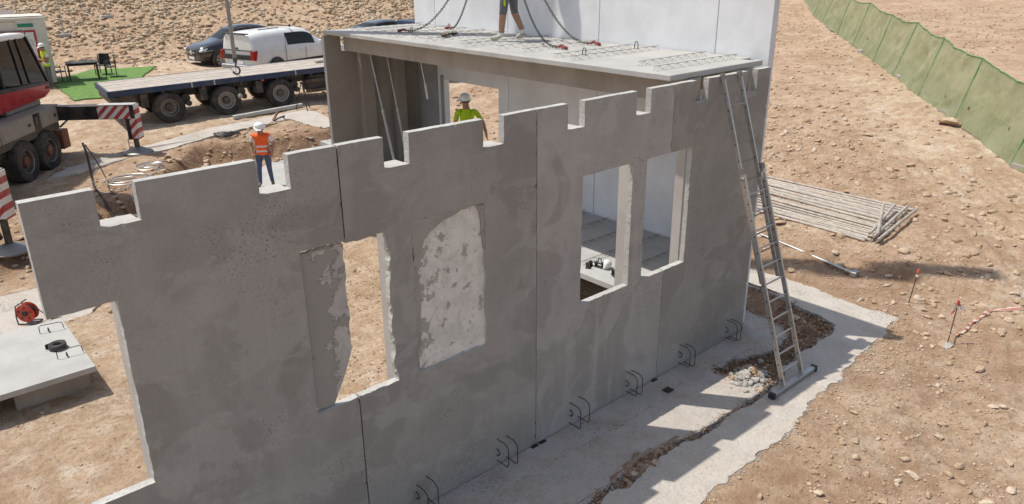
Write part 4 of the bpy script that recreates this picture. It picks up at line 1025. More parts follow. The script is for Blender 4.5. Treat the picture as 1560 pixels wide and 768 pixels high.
# pickup with hard top
def pickup(loc, rz):
    e = empty('pickup_truck', loc, rz, 'white pickup with a white hard top parked behind the flatbed trailer', 'pickup')
    def sec(w, zs, zl, sh, belt, bw, top, tw, roof): return [(w*.82, zs), (w*.985, zl), (w, sh), (bw, belt), (tw, top), (tw*.62, roof-.008), (0, roof)]
    st = [(-2.62, sec(.90, .52, .65, .98, 1.14, .89, 1.66, .74, 1.70)), (-2.56, sec(.925, .45, .62, .98, 1.14, .915, 1.70, .78, 1.765)),
          (-1.9, sec(.93, .42, .6, .98, 1.14, .92, 1.74, .80, 1.81)), (-1.05, sec(.93, .42, .6, .98, 1.14, .92, 1.75, .80, 1.82)),
          (-1.0, sec(.93, .42, .6, .98, 1.14, .91, 1.74, .74, 1.82)), (-.2, sec(.93, .42, .6, .98, 1.12, .91, 1.75, .74, 1.83)),
          (.25, sec(.93, .42, .6, .97, 1.11, .91, 1.72, .72, 1.80)), (.55, sec(.93, .42, .6, .97, 1.10, .90, 1.62, .70, 1.69)),
          (1.25, sec(.92, .42, .6, .96, 1.07, .85, 1.15, .66, 1.17)), (2.1, sec(.91, .42, .6, .92, 1.0, .80, 1.07, .6, 1.09)),
          (2.5, sec(.86, .45, .6, .82, .92, .72, .98, .5, .99)), (2.62, sec(.74, .5, .62, .72, .82, .6, .86, .42, .87))]
    loft_car(e, st, M['white_paint'], {(4, 3), (5, 3), (6, 3), (7, 4), (7, 5)}, {(i, 0) for i in range(2, 9)})
    for x in (-1.55, 1.6):
        for s in (-1, 1):
            MB().lathe([(.30, s*.86), (.43, s*.93), (.44, s*.95), (.40, s*.95), (0, s*.92)], (x, 0, .40), (0, 1, 0), 24).build('wheel_arch', M['black'], e, True)
            wheel(e, x, s*.86, .385, .385, .24, s, M['rimdark'], .62, 6)
    for s in (-1, 1):
        MB().prism([(-2.66, .80), (-2.52, .78), (-2.42, 1.14), (-2.66, 1.12)], 1, s*.76, s*.945).build('tail_light', M['lamp_red'], e, bevel=.012)
        MB().bar((-2.1, s*.70, 1.86), (-1.1, s*.70, 1.87), .03, .03).build('roof_rail', M['dark_steel'], e)
        MB().bar((-.45, s*.6, 1.86), (-.40, s*.62, 1.92), .04, .09).build('roof_bar_foot', M['dark_steel'], e)
        MB().box(.75, .9, s*.95-.13*(s < 0), s*.95+.13*(s > 0), 1.1, 1.28).build('mirror', M['white_paint'], e, bevel=.03)
        MB().bar((-1.02, s*.938, .55), (-1.02, s*.935, 1.7), .012, .012, (1, 0, 0)).build('cab_gap', M['black'], e)
        MB().bar((.05, s*.938, .55), (.02, s*.938, 1.08), .01, .01, (1, 0, 0)).build('door_gap', M['black'], e)
        MB().bar((-.25, s*.945, .98), (-.08, s*.945, .98), .02, .03).build('door_handle', M['white_paint'], e)
    MB().bar((-.43, -.66, 1.89), (-.43, .66, 1.89), .05, .03).build('roof_bar', M['dark_steel'], e)
    MB().bar((-2.62, -.72, 1.74), (-2.62, .72, 1.74), .06, .05).build('spoiler_light', M['black'], e, bevel=.01)
    MB().box(-2.66, -2.60, -.76, .76, .80, .98).build('tailgate_band', M['black'], e, bevel=.01)
    MB().box(-2.645, -2.60, -.84, .84, 1.12, 1.15).build('hard_top_gap', M['black'], e)
    MB().box(-2.66, -2.62, -.06, .06, 1.18, 1.24).build('hard_top_lock', M['black'], e, bevel=.006)
    MB().box(-2.78, -2.60, -.86, .86, .45, .62).build('rear_bumper', M['steel'], e, bevel=.03)
    MB().box(-2.655, -2.6, -.3, .3, .64, .76).build('number_plate', M['helmet'], e)
    return e
hd = .29; ph = Vector((math.cos(hd), math.sin(hd), 0)); plf = Vector((-math.sin(hd), math.cos(hd), 0))
pc = Vector((8.55, 26.5, 0))+ph*2.65+plf*.93
pk = pickup((pc.x, pc.y, gzf(pc.x, pc.y)-.02), hd); pk.scale = (1.13, 1.12, 1.15)

# ------------------------------------------------------------------ flatbed trailer
tr = empty('flatbed_trailer', (1.05, 21.12, .69), 0, 'flatbed trailer with a timber deck and blue side rails', 'trailer')
tr.rotation_euler = (0, -.024, -.115)
DZ = 1.26; LT = 10.5
pw = 2.5/12
for k in range(12):
    MB().box(.02, LT, .06+k*(2.42/12), .06+(k+1)*(2.42/12)-.012, DZ-.03, DZ+random.uniform(-.004, .006)).build('deck_plank', M['wood'], tr)
MB().box(0, LT, 0, .058, DZ-.175, DZ+.012).build('side_rail', M['blue'], tr, bevel=.006)
MB().box(0, LT, 2.482, 2.54, DZ-.175, DZ+.012).build('side_rail', M['blue'], tr, bevel=.006)
MB().box(-.06, -.002, .0, 2.54, DZ-.19, DZ+.012).build('rear_rail', M['blue'], tr, bevel=.006)
for s in (.62, 1.72): MB().box(.1, LT, s, s+.14, DZ-.50, DZ-.18).build('chassis_beam', M['dark_steel'], tr)
for k in range(8): MB().box(.3+1.3*k, .38+1.3*k, .06, 2.48, DZ-.28, DZ-.18).build('cross_member', M['dark_steel'], tr)
MB().box(.0, .35, .1, 2.4, DZ-.42, DZ-.2).build('rear_bumper', M['dark_steel'], tr, bevel=.01)
MB().box(.1, .9, .25, .42, DZ-.62, DZ-.2).build('ramp_stop', M['dark_steel'], tr, bevel=.01)
for k, x in enumerate((1.75, 3.65, 5.6)):
    MB().cyl((x, .2, .51), (x, 2.3, .51), .075, n=10).build('axle', M['dark_steel'], tr, True)
    wheel(tr, x, .19, .515, .515, .36, -1, M['rimgrey'] if k else M['rimdark'], .60, 0, holes=10)
    wheel(tr, x, 2.33, .515, .515, .36, 1, M['rimgrey'], .60, 0, holes=10)
    MB().cyl((x+.62, .3, .72), (x+.62, .62, .72), .15, n=12).build('air_spring', M['black'], tr, True)
    MB().cyl((x+.68, .22, .55), (x+.68, .5, .55), .10, n=12).build('brake_chamber', M['black'], tr, True)
    MB().box(x-.85, x-.6, .1, .5, .6, 1.05).build('suspension_bracket', M['dark_steel'], tr, bevel=.01)
    MB().box(x+.35, x+.39, .1, .5, DZ-.24, DZ-.2).build('marker_plate', M['dark_steel'], tr)
for x in (2.55, 3.3, 6.2): MB().box(x, x+.05, -.012, .0, DZ-.16, DZ+.01).build('stake_pocket', M['edge'], tr)
MB().box(4.95, 5.03, -.014, -.002, DZ-.22, DZ-.18).build('side_marker_lamp', M['orange'], tr)
MB().box(6.75, 8.6, .3, .9, .42, .98).build('tool_box', M['dark_steel'], tr, bevel=.01)
MB().box(6.6, 9.0, .12, .18, .38, .50).build('side_guard', M['dark_steel'], tr)
MB().box(6.6, 9.0, .12, .18, .74, .86).build('side_guard', M['dark_steel'], tr)
for s in (.4, 1.9):
    MB().box(8.2, 8.36, s, s+.16, .1, 1.0).build('landing_leg', M['dark_steel'], tr)
    MB().box(8.1, 8.46, s-.08, s+.24, .03, .1).build('landing_foot', M['dark_steel'], tr)
tag(MB().box(8.6, 8.9, 21.4, 21.6, .69+DZ+.20, .69+DZ+.28).build('timber_offcut', M['wood'], bevel=.006), 'small timber block lying on the trailer deck', 'timber')
# tractor unit, almost wholly hidden by the wall
tu = empty('tractor_unit', (12.1, 22.4, gzf(12, 22.4)), 0, 'dark tractor unit in front of the trailer, half hidden by the end wall', 'truck')
MB().box(-2.2, 3.6, -.45, .45, .55, .85).build('chassis_frame', M['dark_steel'], tu, bevel=.01)
MB().prism([(1.6, .7), (3.9, .7), (3.95, 1.7), (3.6, 2.5), (1.7, 2.55)], 1, -1.2, 1.2).build('cab', M['blue'], tu, bevel=.05, seg=2)
for x in (-1.0, 2.7):
    for s in (-1, 1): wheel(tu, x, s*1.03, .5, .5, .34, s, M['rimgrey'], .6, 0, holes=10)

# ------------------------------------------------------------------ mobile crane
cr = empty('mobile_crane', (-1.62, 18.35, .35), math.atan2(.8, .6), 'beige mobile crane with a red cab and striped outriggers', 'crane')
# local x runs along the carrier, local -y faces the camera (v = -y)
M['beige'] = plain('beige crane paint', (.285, .255, .21), .55, 0, .08, 4, dust=.3)
M['cabred'] = plain('red cab paint', (.40, .012, .022), .3, 0, .1, 5, dust=.03, coat=.4)
M['cabblack'] = plain('black cab frame', (.012, .012, .014), .35, 0, .1, 5, dust=.12)
def chevron(flip=1):
    m, n, b = node_mat('red white chevrons'); t = NT(n); co = t.N('ShaderNodeTexCoord').outputs['Object']
    sx = t.N('ShaderNodeSeparateXYZ'); t.L(co, sx.inputs[0])
    ay = t.N('ShaderNodeMath', operation='PINGPONG'); t.L(sx.outputs[1], ay.inputs[0]); ay.inputs[1].default_value = .20 if flip == 2 else 9.0
    d = t.mul(t.mul(ay.outputs[0] if flip == 2 else sx.outputs[1], 1.0), sx.outputs[2], 'ADD')
    fr = t.N('ShaderNodeMath', operation='FRACT'); t.L(t.mul(d, 3.6), fr.inputs[0])
    dn = t.ramp(t.noise(t.coord(False), 5, 4), .4, .7, 0, .25)
    c = t.mix(t.ramp(fr.outputs[0], .49, .51), (.36, .025, .03), (.66, .62, .57)); c = t.mix(dn, c, (.4, .33, .27))
    t.L(c, b.inputs['Base Color']); b.inputs['Roughness'].default_value = .5; return m
M['chev'] = chevron(1); M['chev2'] = chevron(2)
MB().box(-9.5, 1.25, .05, 2.45, 1.0, 1.55).build('carrier_frame', M['cabblack'], cr, bevel=.01)
for (a, b) in ((-9.4, -6.9), (-5.6, -3.9), (-3.85, -2.0), (-1.95, -.25), (.15, 1.2)):
    MB().box(a, b, -.03, .4, 1.22, 1.67).build('tool_locker', M['beige'], cr, bevel=.012)
    MB().box(a+.08, b-.08, -.042, -.031, 1.28, 1.60).build('locker_door', M['beige'], cr, bevel=.006)
    MB().box(b-.35, b-.22, -.055, -.043, 1.40, 1.48).build('locker_handle', M['dark_steel'], cr)
MB().box(-.20, .12, .0, .4, 1.24, 1.66).build('control_niche', M['cabblack'], cr)
MB().box(-.16, .02, -.02, .0, 1.35, 1.58).build('control_panel', M['dark_steel'], cr)
MB().box(-9.5, 1.25, -.04, 2.5, 1.675, 1.70).build('deck_plate', M['beige'], cr, bevel=.006)
MB().box(-.6, 1.24, .42, 2.0, 1.71, 1.86).build('rear_deck_box', M['beige'], cr, bevel=.02)
MB().box(.2, 1.2, .9, 2.3, 1.87, 2.05).build('winch_cover', M['beige'], cr, bevel=.03)
for x in (0.44-.10, -.98, -4.2, -5.6):
    for s, o in ((.17, -1), (2.3, 1)):
        wheel(cr, x, s, .60 if False else .545, .58, .42, o, M['rimdark'], .60, 0, holes=10, hubm=M['rust'])
    m = MB(); N = 14
    for k in range(N):
        t0_, t1_ = math.radians(20+140*k/N), math.radians(20+140*(k+1)/N)
        m.bar((x+.68*math.cos(t0_), .2, .55+.66*math.sin(t0_)), (x+.68*math.cos(t1_), .2, .55+.66*math.sin(t1_)), .5, .02, (0, 1, 0))
    m.build('mudguard', M['cabblack'], cr)
MB().box(1.26, 1.75, .3, 2.2, .42, .98).build('rear_crossbox', M['dark_steel'], cr, bevel=.02)
MB().box(1.28, 1.7, .05, .45, .35, .9).build('rear_tank', M['rust'], cr, bevel=.02)
MB().cyl((1.5, .15, .98), (1.95, .1, 1.12), .03, n=8).build('tow_lever', M['dark_steel'], cr, True)
def outrigger(x, padz):
    wp = Vector((-1.62, 18.35, 0))+Vector((.6, .8, 0))*x+Vector((.8, -.6, 0))*2.04; padz = gz(wp.x, wp.y)-.35-.01
    MB().box(x-.16, x+.16, -2.18, 2.4, 1.24, 1.64).build('outrigger_beam', M['cabblack'], cr, bevel=.008)
    cz = empty('outrigger_plate', (x, -2.0, 1.0)); cz.parent = cr
    MB().box(-.168, -.161, -.06, .84, .25, .63).build('warning_stripes', M['chev'], cz)
    p_ = MB().box(-.18, .18, -.22, -.19, -.36, .63).build('warning_stripes', M['chev2'], cz)
    MB().box(-.165, .165, -.19, .84, .64, .66).build('top_plate', M['edge'], cz)
    MB().box(x-.13, x+.13, -2.19, -1.88, .62, 1.25).build('jack_housing', M['cabblack'], cr, bevel=.01)
    MB().box(x-.172, x-.16, -2.19, -2.02, .66, 1.25).build('jack_stripes', M['chev'], cz).location = (-x, 2.0, -1.0)
    MB().cyl((x, -2.04, padz+.15), (x, -2.04, .7), .075, n=12).build('jack_ram', M['dark_steel'], cr, True)
    MB().cyl((x-.12, -1.86, .25), (x-.12, -1.86, .66), .014, n=6).build('guide_rod', M['orange'] if False else M['steel'], cr, True)
    MB().cyl((x-.12, -1.95, .24), (x+.06, -1.82, .28), .06, n=8).build('jack_clamp', M['cabblack'], cr, True)
    MB().lathe([(.0, .01), (.40, .01), (.42, .05), (.38, .08), (.16, .17), (.09, .2), (0, .2)], (x, -2.04, padz), n=22).build('outrigger_pad', M['dark_alu'], cr, True, angle=25)
outrigger(1.25, -.02); outrigger(-6.2, -.02)
# superstructure: turntable, cab, boom
MB().lathe([(0, 1.7), (.95, 1.7), (.95, 1.86), (0, 1.86)], (-2.9, 1.25, 0), n=28).build('turntable', M['dark_steel'], cr, True)
MB().box(-4.9, -.9, .55, 2.1, 1.87, 2.05).build('slew_platform', M['cabblack'], cr, bevel=.02)
cb = empty('operator_cab', (-.15, .35, 1.78)); cb.parent = cr
cab_side = [(-1.9, .0), (1.55, .08), (1.98, .22), (2.0, .45), (1.86, .62), (1.28, 1.86), (1.05, 1.95), (-1.9, 2.02)]
MB().prism([(-1.9, .02), (1.55, .08), (1.98, .22), (2.0, .42), (-1.9, .60)], 1, 0, .95).build('cab_lower', M['cabred'], cb, bevel=.04, seg=2)
MB().prism([(-1.9, .58), (1.99, .40), (1.97, .50), (-1.9, .72)], 1, .01, .94).build('cab_band', M['cabblack'], cb, bevel=.01)
MB().prism([(-1.9, 1.86), (1.10, 1.80), (1.28, 1.86), (1.05, 1.95), (-1.9, 2.02)], 1, -.01, .96).build('cab_roof', M['helmet'], cb, bevel=.03)
fr = [((1.95, .5), (1.24, 1.84)), ((.55, .62), (.35, 1.84)), ((-.4, .66), (-.4, 1.88)), ((.95, .6), (.70, 1.84))]
for (a, b) in fr:
    for yy in (.02, .93): MB().bar((a[0], yy, a[1]), (b[0], yy, b[1]), .06 if a[0] > 1.5 else .045, .05, (0, 1, 0)).build('cab_pillar', M['cabblack'], cb)
for (a, b) in zip(((-.38, .68), (.57, .60), (.97, .58)), ((.53, .60), (.93, .58), (1.90, .50))):
    tl = lambda x: 1.84
    q0, q1 = a, b
    pp = [(a[0], a[1]), (b[0], b[1]), (b[0]-(.20 if b[0] < 1.5 else .70), 1.83), (a[0]-(.0 if a[0] < 0 else .22), 1.84)]
    for yy in (.03, .92): MB().prism(pp, 1, yy, yy+.008).build('cab_window', M['glass'], cb)
MB().prism([(1.93, .52), (1.945, .53), (1.255, 1.82), (1.24, 1.81)], 1, .06, .9).build('windscreen', M['glass'], cb)
MB().box(-.1, .35, .3, .75, .6, 1.0).build('operator_seat', M['cabblack'], cb, bevel=.04)
MB().box(-.2, -.05, .3, .75, .9, 1.5).build('seat_back', M['cabblack'], cb, bevel=.04)
MB().bar((1.3, .5, .6), (1.0, .5, 1.2), .06, .06).build('control_column', M['cabblack'], cb)
MB().cyl((1.75, -.012, .34), (1.75, .0, .34), .05, n=12).build('marker_lamp', M['dark_steel'], cb); MB().cyl((1.88, -.012, .34), (1.88, .0, .34), .05, n=12).build('marker_lamp', M['dark_steel'], cb)
MB().tube([(-1.4, .0, 2.05), (1.0, -.02, 2.02), (1.2, -.03, 1.96), (1.15, -.03, 1.88)], .018, 6).build('grab_rail', M['cabblack'], cb, True)
# boom over the house (above the picture), its shadow crosses the slab
inv = Matrix.Rotation(-math.atan2(.8, .6), 4, 'Z')
def cl(P_): return inv @ (Vector(P_)-Vector((-1.62, 18.35, .35)))
BA, BT = Vector((-4.1, 19.0, 3.0)), Vector((4.35, 5.75, 20.2))
MB().bar(cl(BA), cl(BA.lerp(BT, .45)), .75, .85).build('boom_base_section', M['beige'], cr, bevel=.03)
MB().bar(cl(BA.lerp(BT, .44)), cl(BA.lerp(BT, .75)), .62, .7).build('boom_section', M['beige'], cr, bevel=.03)
MB().bar(cl(BA.lerp(BT, .74)), cl(BT), .52, .58).build('boom_section', M['beige'], cr, bevel=.03)
MB().bar(cl(BT), cl(BT+Vector((.15, -.25, -.6))), .5, .7).build('boom_head', M['dark_steel'], cr, bevel=.03)
hk = Vector((4.15, 5.5, 0))
for dx in (-.06, .06): MB().cyl(cl((4.15+dx, 5.5, 8.3)), cl((4.35+dx, 5.7, 19.8)), .012, n=6).build('hoist_rope', M['dark_steel'], cr, True)
MB().box(-.18, .18, -.12, .12, 0, .55).build('hook_block', M['red_steel'], cr, bevel=.03).location = cl((4.15, 5.5, 7.8))
MB().cyl(cl((-4.2, 19.1, 1.9)), cl((-4.1, 19.0, 3.2)), .5, n=12).build('boom_pivot', M['dark_steel'], cr, True)

# ------------------------------------------------------------------ chains on the slab
def link_mesh(L=.052, W=.034, r=.0065):
    P_ = []
    for k in range(12):
        t = 2*math.pi*k/12; P_.append(Vector((math.cos(t)*W/2+0, 0, math.sin(t)*W/2+(L-W)/2*(1 if math.sin(t) > 0 else -1)*(1 if abs(math.sin(t)) > .01 else 0))))
    m = MB(); m.tube(P_, r, 5, close=True); return m
def bez(P, t): return P[0]*(1-t)**3+3*P[1]*t*(1-t)**2+3*P[2]*t*t*(1-t)+P[3]*t**3
RING = Vector((4.15, 5.5, 7.55))
hooks = [((3.56, 7.75, 4.53), (3.75, 7.1, 4.47), (4.0, 6.2, 5.3), 'lifting chain with a red hook at the far left of the slab', .10),
         ((4.60, 7.55, 4.53), (4.55, 7.2, 4.47), (4.35, 6.3, 5.6), 'lifting chain with a red hook close to the white wall, left of the worker', .10),
         ((3.66, 3.33, 4.53), (3.75, 3.95, 4.42), (3.95, 4.7, 5.2), 'lifting chain with a red hook in front of the worker in shorts', .12),
         ((4.46, 3.33, 4.53), (4.46, 3.95, 4.42), (4.36, 4.7, 5.2), 'lifting chain with a red hook right of the worker in shorts', .12)]
lm = link_mesh()
for k, (a, b, c, lab, hl) in enumerate(hooks):
    e = empty('lifting_chain', a, 0, lab, 'chain'); A_ = Vector(a)
    P_ = [Vector(a), Vector(b), Vector(c), RING]
    N = 900; path = [bez(P_, i/N) for i in range(N+1)]; m = MB(); acc = 0; last = path[0]; i = 0; cnt = 0
    d0 = (path[8]-path[0]).normalized()
    for q in range(1, N+1):
        acc += (path[q]-path[q-1]).length
        if acc >= .041:
            acc = 0; d = (path[q]-path[q-3]).normalized() if q > 3 else d0
            qt = d.to_track_quat('Z', 'Y') @ Quaternion((0, 0, 1), (math.pi/2)*(cnt % 2)+.3)
            vs = [qt @ Vector(v)+path[q]-A_ for v in lm.v]; m.add(vs, lm.f); cnt += 1
    o = m.build('chain_links', M['chain'], e, True, fix=False); o['kind'] = 'stuff'
    t_ = -d0; t_.z = 0; t_.normalize(); sd = Vector((-t_.y, t_.x, 0))
    m = MB(); hp = [t_*0.0, t_*.05+Vector((0, 0, .02)), t_*.10+sd*.045+Vector((0, 0, .0)), t_*.16+sd*.05+Vector((0, 0, -.01)), t_*.20+sd*.01+Vector((0, 0, -.01)), t_*.18-sd*.035, t_*.13-sd*.04, t_*.10-sd*.02]
    m.tube(hp, [.022, .024, .026, .026, .024, .02, .016, .01], 7).build('hook', M['red_steel'], e, True)
    MB().tube([t_*.02+sd*.02, t_*.0+sd*.045, -t_*.05+sd*.03, -t_*.06, -t_*.05-sd*.03, -t_*.0-sd*.045, t_*.02-sd*.02], .012, 6).build('shackle', M['red_steel'], e, True)
e = empty('master_ring', RING, 0, 'steel master ring above the slab that gathers the four chains', 'ring')
MB().tube([(0, .09*math.cos(t*.5236), .12+.12*math.sin(t*.5236)) for t in range(12)], .016, 8, close=True).build('ring_link', M['dark_steel'], e, True)
# hanging strap with hook left of the house
hs = empty('hoist_strap', (3.62, 17.0, 3.04), 0, 'grey hanging strap with a steel hook in front of the white pickup', 'strap')
MB().bar((0, 0, .12), (.0, 0, 6.0), .11, .05, (.6, .8, 0)).build('strap', M['rope'], hs, bevel=.01)
MB().box(-.05, .05, -.05, .05, -.02, .13).build('shackle_block', M['dark_steel'], hs, bevel=.01)
hp = [Vector((.02*math.cos(0), 0, -.02)), Vector((0, 0, -.14))]+[Vector((.0, 0, -.25))+Vector((.749, -.663, 0))*(.11*math.sin(q*.55))+Vector((0, 0, .11*math.cos(q*.55))) for q in range(1, 9)]
MB().tube(hp, .028, 8).build('hook', M['dark_steel'], hs, True)
MB().cyl((-.02, 0, -.1), (.02, .0, -.95), .008, n=5).build('tag_chain', M['dark_steel'], hs, True)
MB().lathe([(0, -.08), (.05, -.06), (.075, 0), (.05, .06), (0, .08)], (.02, 0, -1.02), n=12).build('weight', M['tan'], hs, True)
MB().tube([(-.22, .19, -.1), (-.12, .1, -.2), (-.02, 0, -.33), (.08, -.07, -.42)], .012, 6).build('loose_sling', M['rope'], hs, True)
# ------------------------------------------------------------------ site cabin, turf, furniture
ca_ = empty('site_cabin', (1.62, 30.9, gzf(1.5, 31)), -.12, 'white site cabin with a dark framed door left of the table', 'cabin')
M['cabin'] = plain('cabin panel', (.62, .59, .52), .6, 0, .06, 3, dust=.2)
MB().box(-6.0, 0, .0, 2.4, .06, 2.6).build('cabin_body', M['cabin'], ca_, bevel=.04, seg=2)
MB().box(-6.08, .06, -.06, 2.46, 2.6, 2.74).build('roof', M['cabin'], ca_, bevel=.03)
MB().bar((-6, -.075, 2.76), (.04, -.075, 2.76), .03, .03).build('roof_edge', M['cabblack'], ca_)
MB().box(-1.05, -.02, -.055, -.002, .1, 2.62).build('corner_panel', M['cabin'], ca_, bevel=.015)
MB().box(-3.3, -.35, -.03, .0, .15, 2.25).build('door_surround', M['cabin'], ca_)
w_ = MB().box(-3.1, -.42, -.09, -.056, .95, 2.24).build('window_frame', M['cabred'], ca_, bevel=.01)
MB().box(-3.0, -.5, -.105, -.09, 1.05, 2.16).build('window_pane', M['lamp_clear'], w_)
MB().box(-2.9, -.9, -.11, -.106, 1.5, 1.95).build('painted_reflection', M['glass'], w_)  # dark sheet laid on the pane to imitate a reflection
MB().box(-1.0, -.45, -.075, -.062, 2.36, 2.50).build('sign_plate', plain('green sign', (.02, .22, .13), .5), ca_)
MB().box(.0, .012, .5, 1.9, 1.0, 2.0).build('side_vent', M['cabin'], ca_)
def drape(name, poly, off, mat, label, cat, step=.25):
    xs = [q[0] for q in poly]; ys = [q[1] for q in poly]; nx_ = int((max(xs)-min(xs))/step)+1; ny_ = int((max(ys)-min(ys))/step)+1
    X = np.linspace(min(xs), max(xs), nx_+1); Y = np.linspace(min(ys), max(ys), ny_+1); vs = []; fs = []; mp = {}
    for i in range(nx_):
        for j in range(ny_):
            if inpoly(np.array([(X[i]+X[i+1])/2]), np.array([(Y[j]+Y[j+1])/2]), poly)[0]:
                q = []
                for a, b in ((i, j), (i+1, j), (i+1, j+1), (i, j+1)):
                    if (a, b) not in mp: mp[(a, b)] = len(vs); vs.append((X[a], Y[b], float(gz_at(np.array(X[a]), np.array(Y[b])))+off))
                    q.append(mp[(a, b)])
                fs.append(tuple(q))
    o = MB().add(vs, fs).build(name, mat, None, True, fix=False); s_ = o.modifiers.new('t', 'SOLIDIFY'); s_.thickness = .03
    return tag(o, label, cat)
M['turf'] = plain('artificial turf', (.115, .215, .045), .95, 0, .3, 8, bump=.8)
drape('turf_mat', [(1.2, 26.8), (4.2, 26.6), (4.9, 30.6), (6.3, 33.0), (3.6, 33.6), (1.5, 31.8)], .045, M['turf'], 'bright green artificial turf under the garden furniture', 'turf mat', .1)
tz = gzf(2.7, 31)+.05
tb = empty('garden_table', (2.75, 31.3, tz), -.2, 'black garden table on the green turf', 'table')
MB().box(-.62, .62, -.42, .42, .70, .74).build('table_top', M['black'], tb, bevel=.01)
for a in (-.55, .55):
    for b in (-.36, .36): MB().box(a-.03, a+.03, b-.03, b+.03, 0, .70).build('leg', M['black'], tb)
MB().box(-.58, .58, -.38, .38, .62, .66).build('apron', M['black'], tb)
def gchair(loc, rz, label):
    e = empty('garden_chair', loc, rz, label, 'chair', 'black garden chairs on the turf')
    MB().box(-.24, .24, -.23, .23, .41, .45).build('seat', M['black'], e, bevel=.008)
    MB().prism([(-.23, .45), (-.27, .92), (-.24, .92), (-.20, .45)], 0, -.23, .23).build('backrest', M['black'], e, bevel=.006)
    for a in (-.25, .25):
        for b in (-.2, .22): MB().bar((a, b, 0), (a, b*.95, .62 if b > 0 else .9), .03, .03).build('leg', M['black'], e)
        MB().bar((a, -.22, .64), (a, .24, .63), .045, .025).build('armrest', M['black'], e)
    return e
gchair((1.75, 31.2, tz), -1.4, 'black garden chair left of the table, beside the cabin')
gchair((3.75, 32.1, tz), 2.4, 'black garden chair behind the table, its back to the hillside')
gchair((3.85, 31.3, tz), 1.3, 'black garden chair right of the table, close to the trailer')
# fence bases standing on the hillside
for k, (a, b, lab) in enumerate(((1.2, 39.5, 'leaning site fence frame above the cabin'), (4.3, 40.5, 'bare fence post in a foot behind the table'), (7.2, 43.0, 'bare fence post highest on the hillside'))):
    e = empty('fence_post', (a, b, gz(a, b)), 0, lab, 'fence post')
    MB().cyl((0, 0, 0), (.05, 0, 2.0), .025, n=6).build('post', M['steel'], e, True)
    MB().prism([(-.35, 0), (.35, 0), (.3, .14), (-.3, .14)], 1, -.12, .12).build('foot', M['edge'], e, bevel=.01)
    if k == 0:
        MB().cyl((1.0, .1, 0), (1.05, .1, 2.0), .025, n=6).build('post', M['steel'], e, True)
        MB().bar((.05, 0, 1.95), (1.05, .1, 1.95), .03, .03).build('rail', M['steel'], e)
        MB().box(.3, .9, .02, .04, 1.1, 1.7).build('notice_board', M['lamp_clear'], e)

# ------------------------------------------------------------------ clutter behind the wall
def coil(name, cx, cy, label, n, r, mat, seed, rad=.012):
    q = random.Random(seed); P_ = []; z0 = gz(cx, cy)
    for k in range(n*10):
        t = k*.628; rr = r*(1+.35*math.sin(t*.31+seed)); P_.append((cx+rr*math.cos(t)+.06*math.sin(k*.17+seed), cy+rr*.75*math.sin(t)+.08*math.cos(k*.11), gz(cx, cy)+.03+.05*abs(math.sin(k*.23))))
    o = MB().tube(P_, rad, 5).build(name, mat, None, True); return tag(o, label, 'cable')
coil('cable_coil', 3.6, 18.5, 'dark cable coil lying on the far concrete strip left of the orange vest', 5, .32, M['black'], 1, .02)
coil('cable_coil', .55, 16.3, 'grey hose loops on the soil below the outrigger pad', 3, .4, M['steel'], 2, .014)
coil('cable_coil', -.35, 15.6, 'grey hose loops nearer the notch in the left panel', 3, .45, M['steel'], 3, .014)
def cable(name, P_, r, mat, label, n=6, cat='cable'):
    P_ = [Vector(q) for q in P_]; out = []
    for i in range(len(P_)-1):
        p0 = P_[max(i-1, 0)]; p1 = P_[i]; p2 = P_[i+1]; p3 = P_[min(i+2, len(P_)-1)]
        for k in range(6):
            t = k/6; out.append(.5*((2*p1)+(p2-p0)*t+(2*p0-5*p1+4*p2-p3)*t*t+(3*p1-p0-3*p2+p3)*t**3))
    out.append(P_[-1]); return tag(MB().tube(out, r, n).build(name, mat, None, True), label, cat)
def G(x, y, d=.02): return (x, y, gz(x, y)+d)
cable('cable', [G(-1.0, 16.6, 1.05), G(-1.0, 16.4, .8), G(-1.05, 16.1, .15), G(-1.15, 15.6, .05), G(-1.2, 15.0, .04), G(-1.25, 14.4, .05), G(-1.2, 13.9, .06), G(-1.0, 13.5, .05)], .03, M['black'], 'thick black cable rising from the pit towards the crane')
cable('cable', [G(-.95, 16.6, 1.0), G(-.8, 16.3, .5), G(-.75, 15.9, .05), G(-.9, 15.2, .03), G(-.95, 14.5, .03), G(-.85, 13.9, .08), G(-.7, 13.5, .1)], .016, M['dark_steel'], 'thin dark cable beside the thick cable in the pit')
cable('cable', [G(.9, 16.6), G(.3, 15.5), G(-.2, 15.3), G(-.55, 14.9), G(-.62, 14.3, .1), G(-.7, 13.7, .1), G(-.95, 13.4, .12)], .014, M['steel'], 'grey hose hanging over the edge of the pit')
cable('cable', [G(.6, 15.2), G(-.1, 14.9), G(-.9, 14.9), G(-1.4, 15.1), G(-2.1, 15.0)], .016, M['rope'], 'pale hose crossing above the pit')
cable('cable', [G(-6.2, 9.9), G(-5.4, 10.9), G(-4.6, 11.6), G(-3.9, 12.0)], .012, M['black'], 'black cable running across the soil left of the wall')
tag(MB().cyl((-1.15, 14.0, gz(-1.1, 13.9)+.10), (-.45, 13.15, .06), .07, n=12).build('pipe', M['pvc'], None, True), 'pale pipe lying in the pit behind the first notch', 'pipe')
tag(MB().cyl((-1.5, 13.6, -.02), (-.5, 12.9, .02), .05, n=12).build('pipe', M['black'], None, True), 'black pipe in the pit beside the pale pipe', 'pipe')
cable('cable', [G(4.3, 18.9), G(4.8, 18.85), G(5.2, 19.0), G(5.6, 18.8), G(5.3, 18.6), G(4.7, 18.55), G(4.1, 18.6), G(3.5, 18.3)], .014, M['black'], 'thin black cable winding along the far concrete strip')
e = empty('vibrator', G(5.45, 18.9), .5, 'rusty concrete vibrator lying on the far strip right of the orange vest', 'tool')
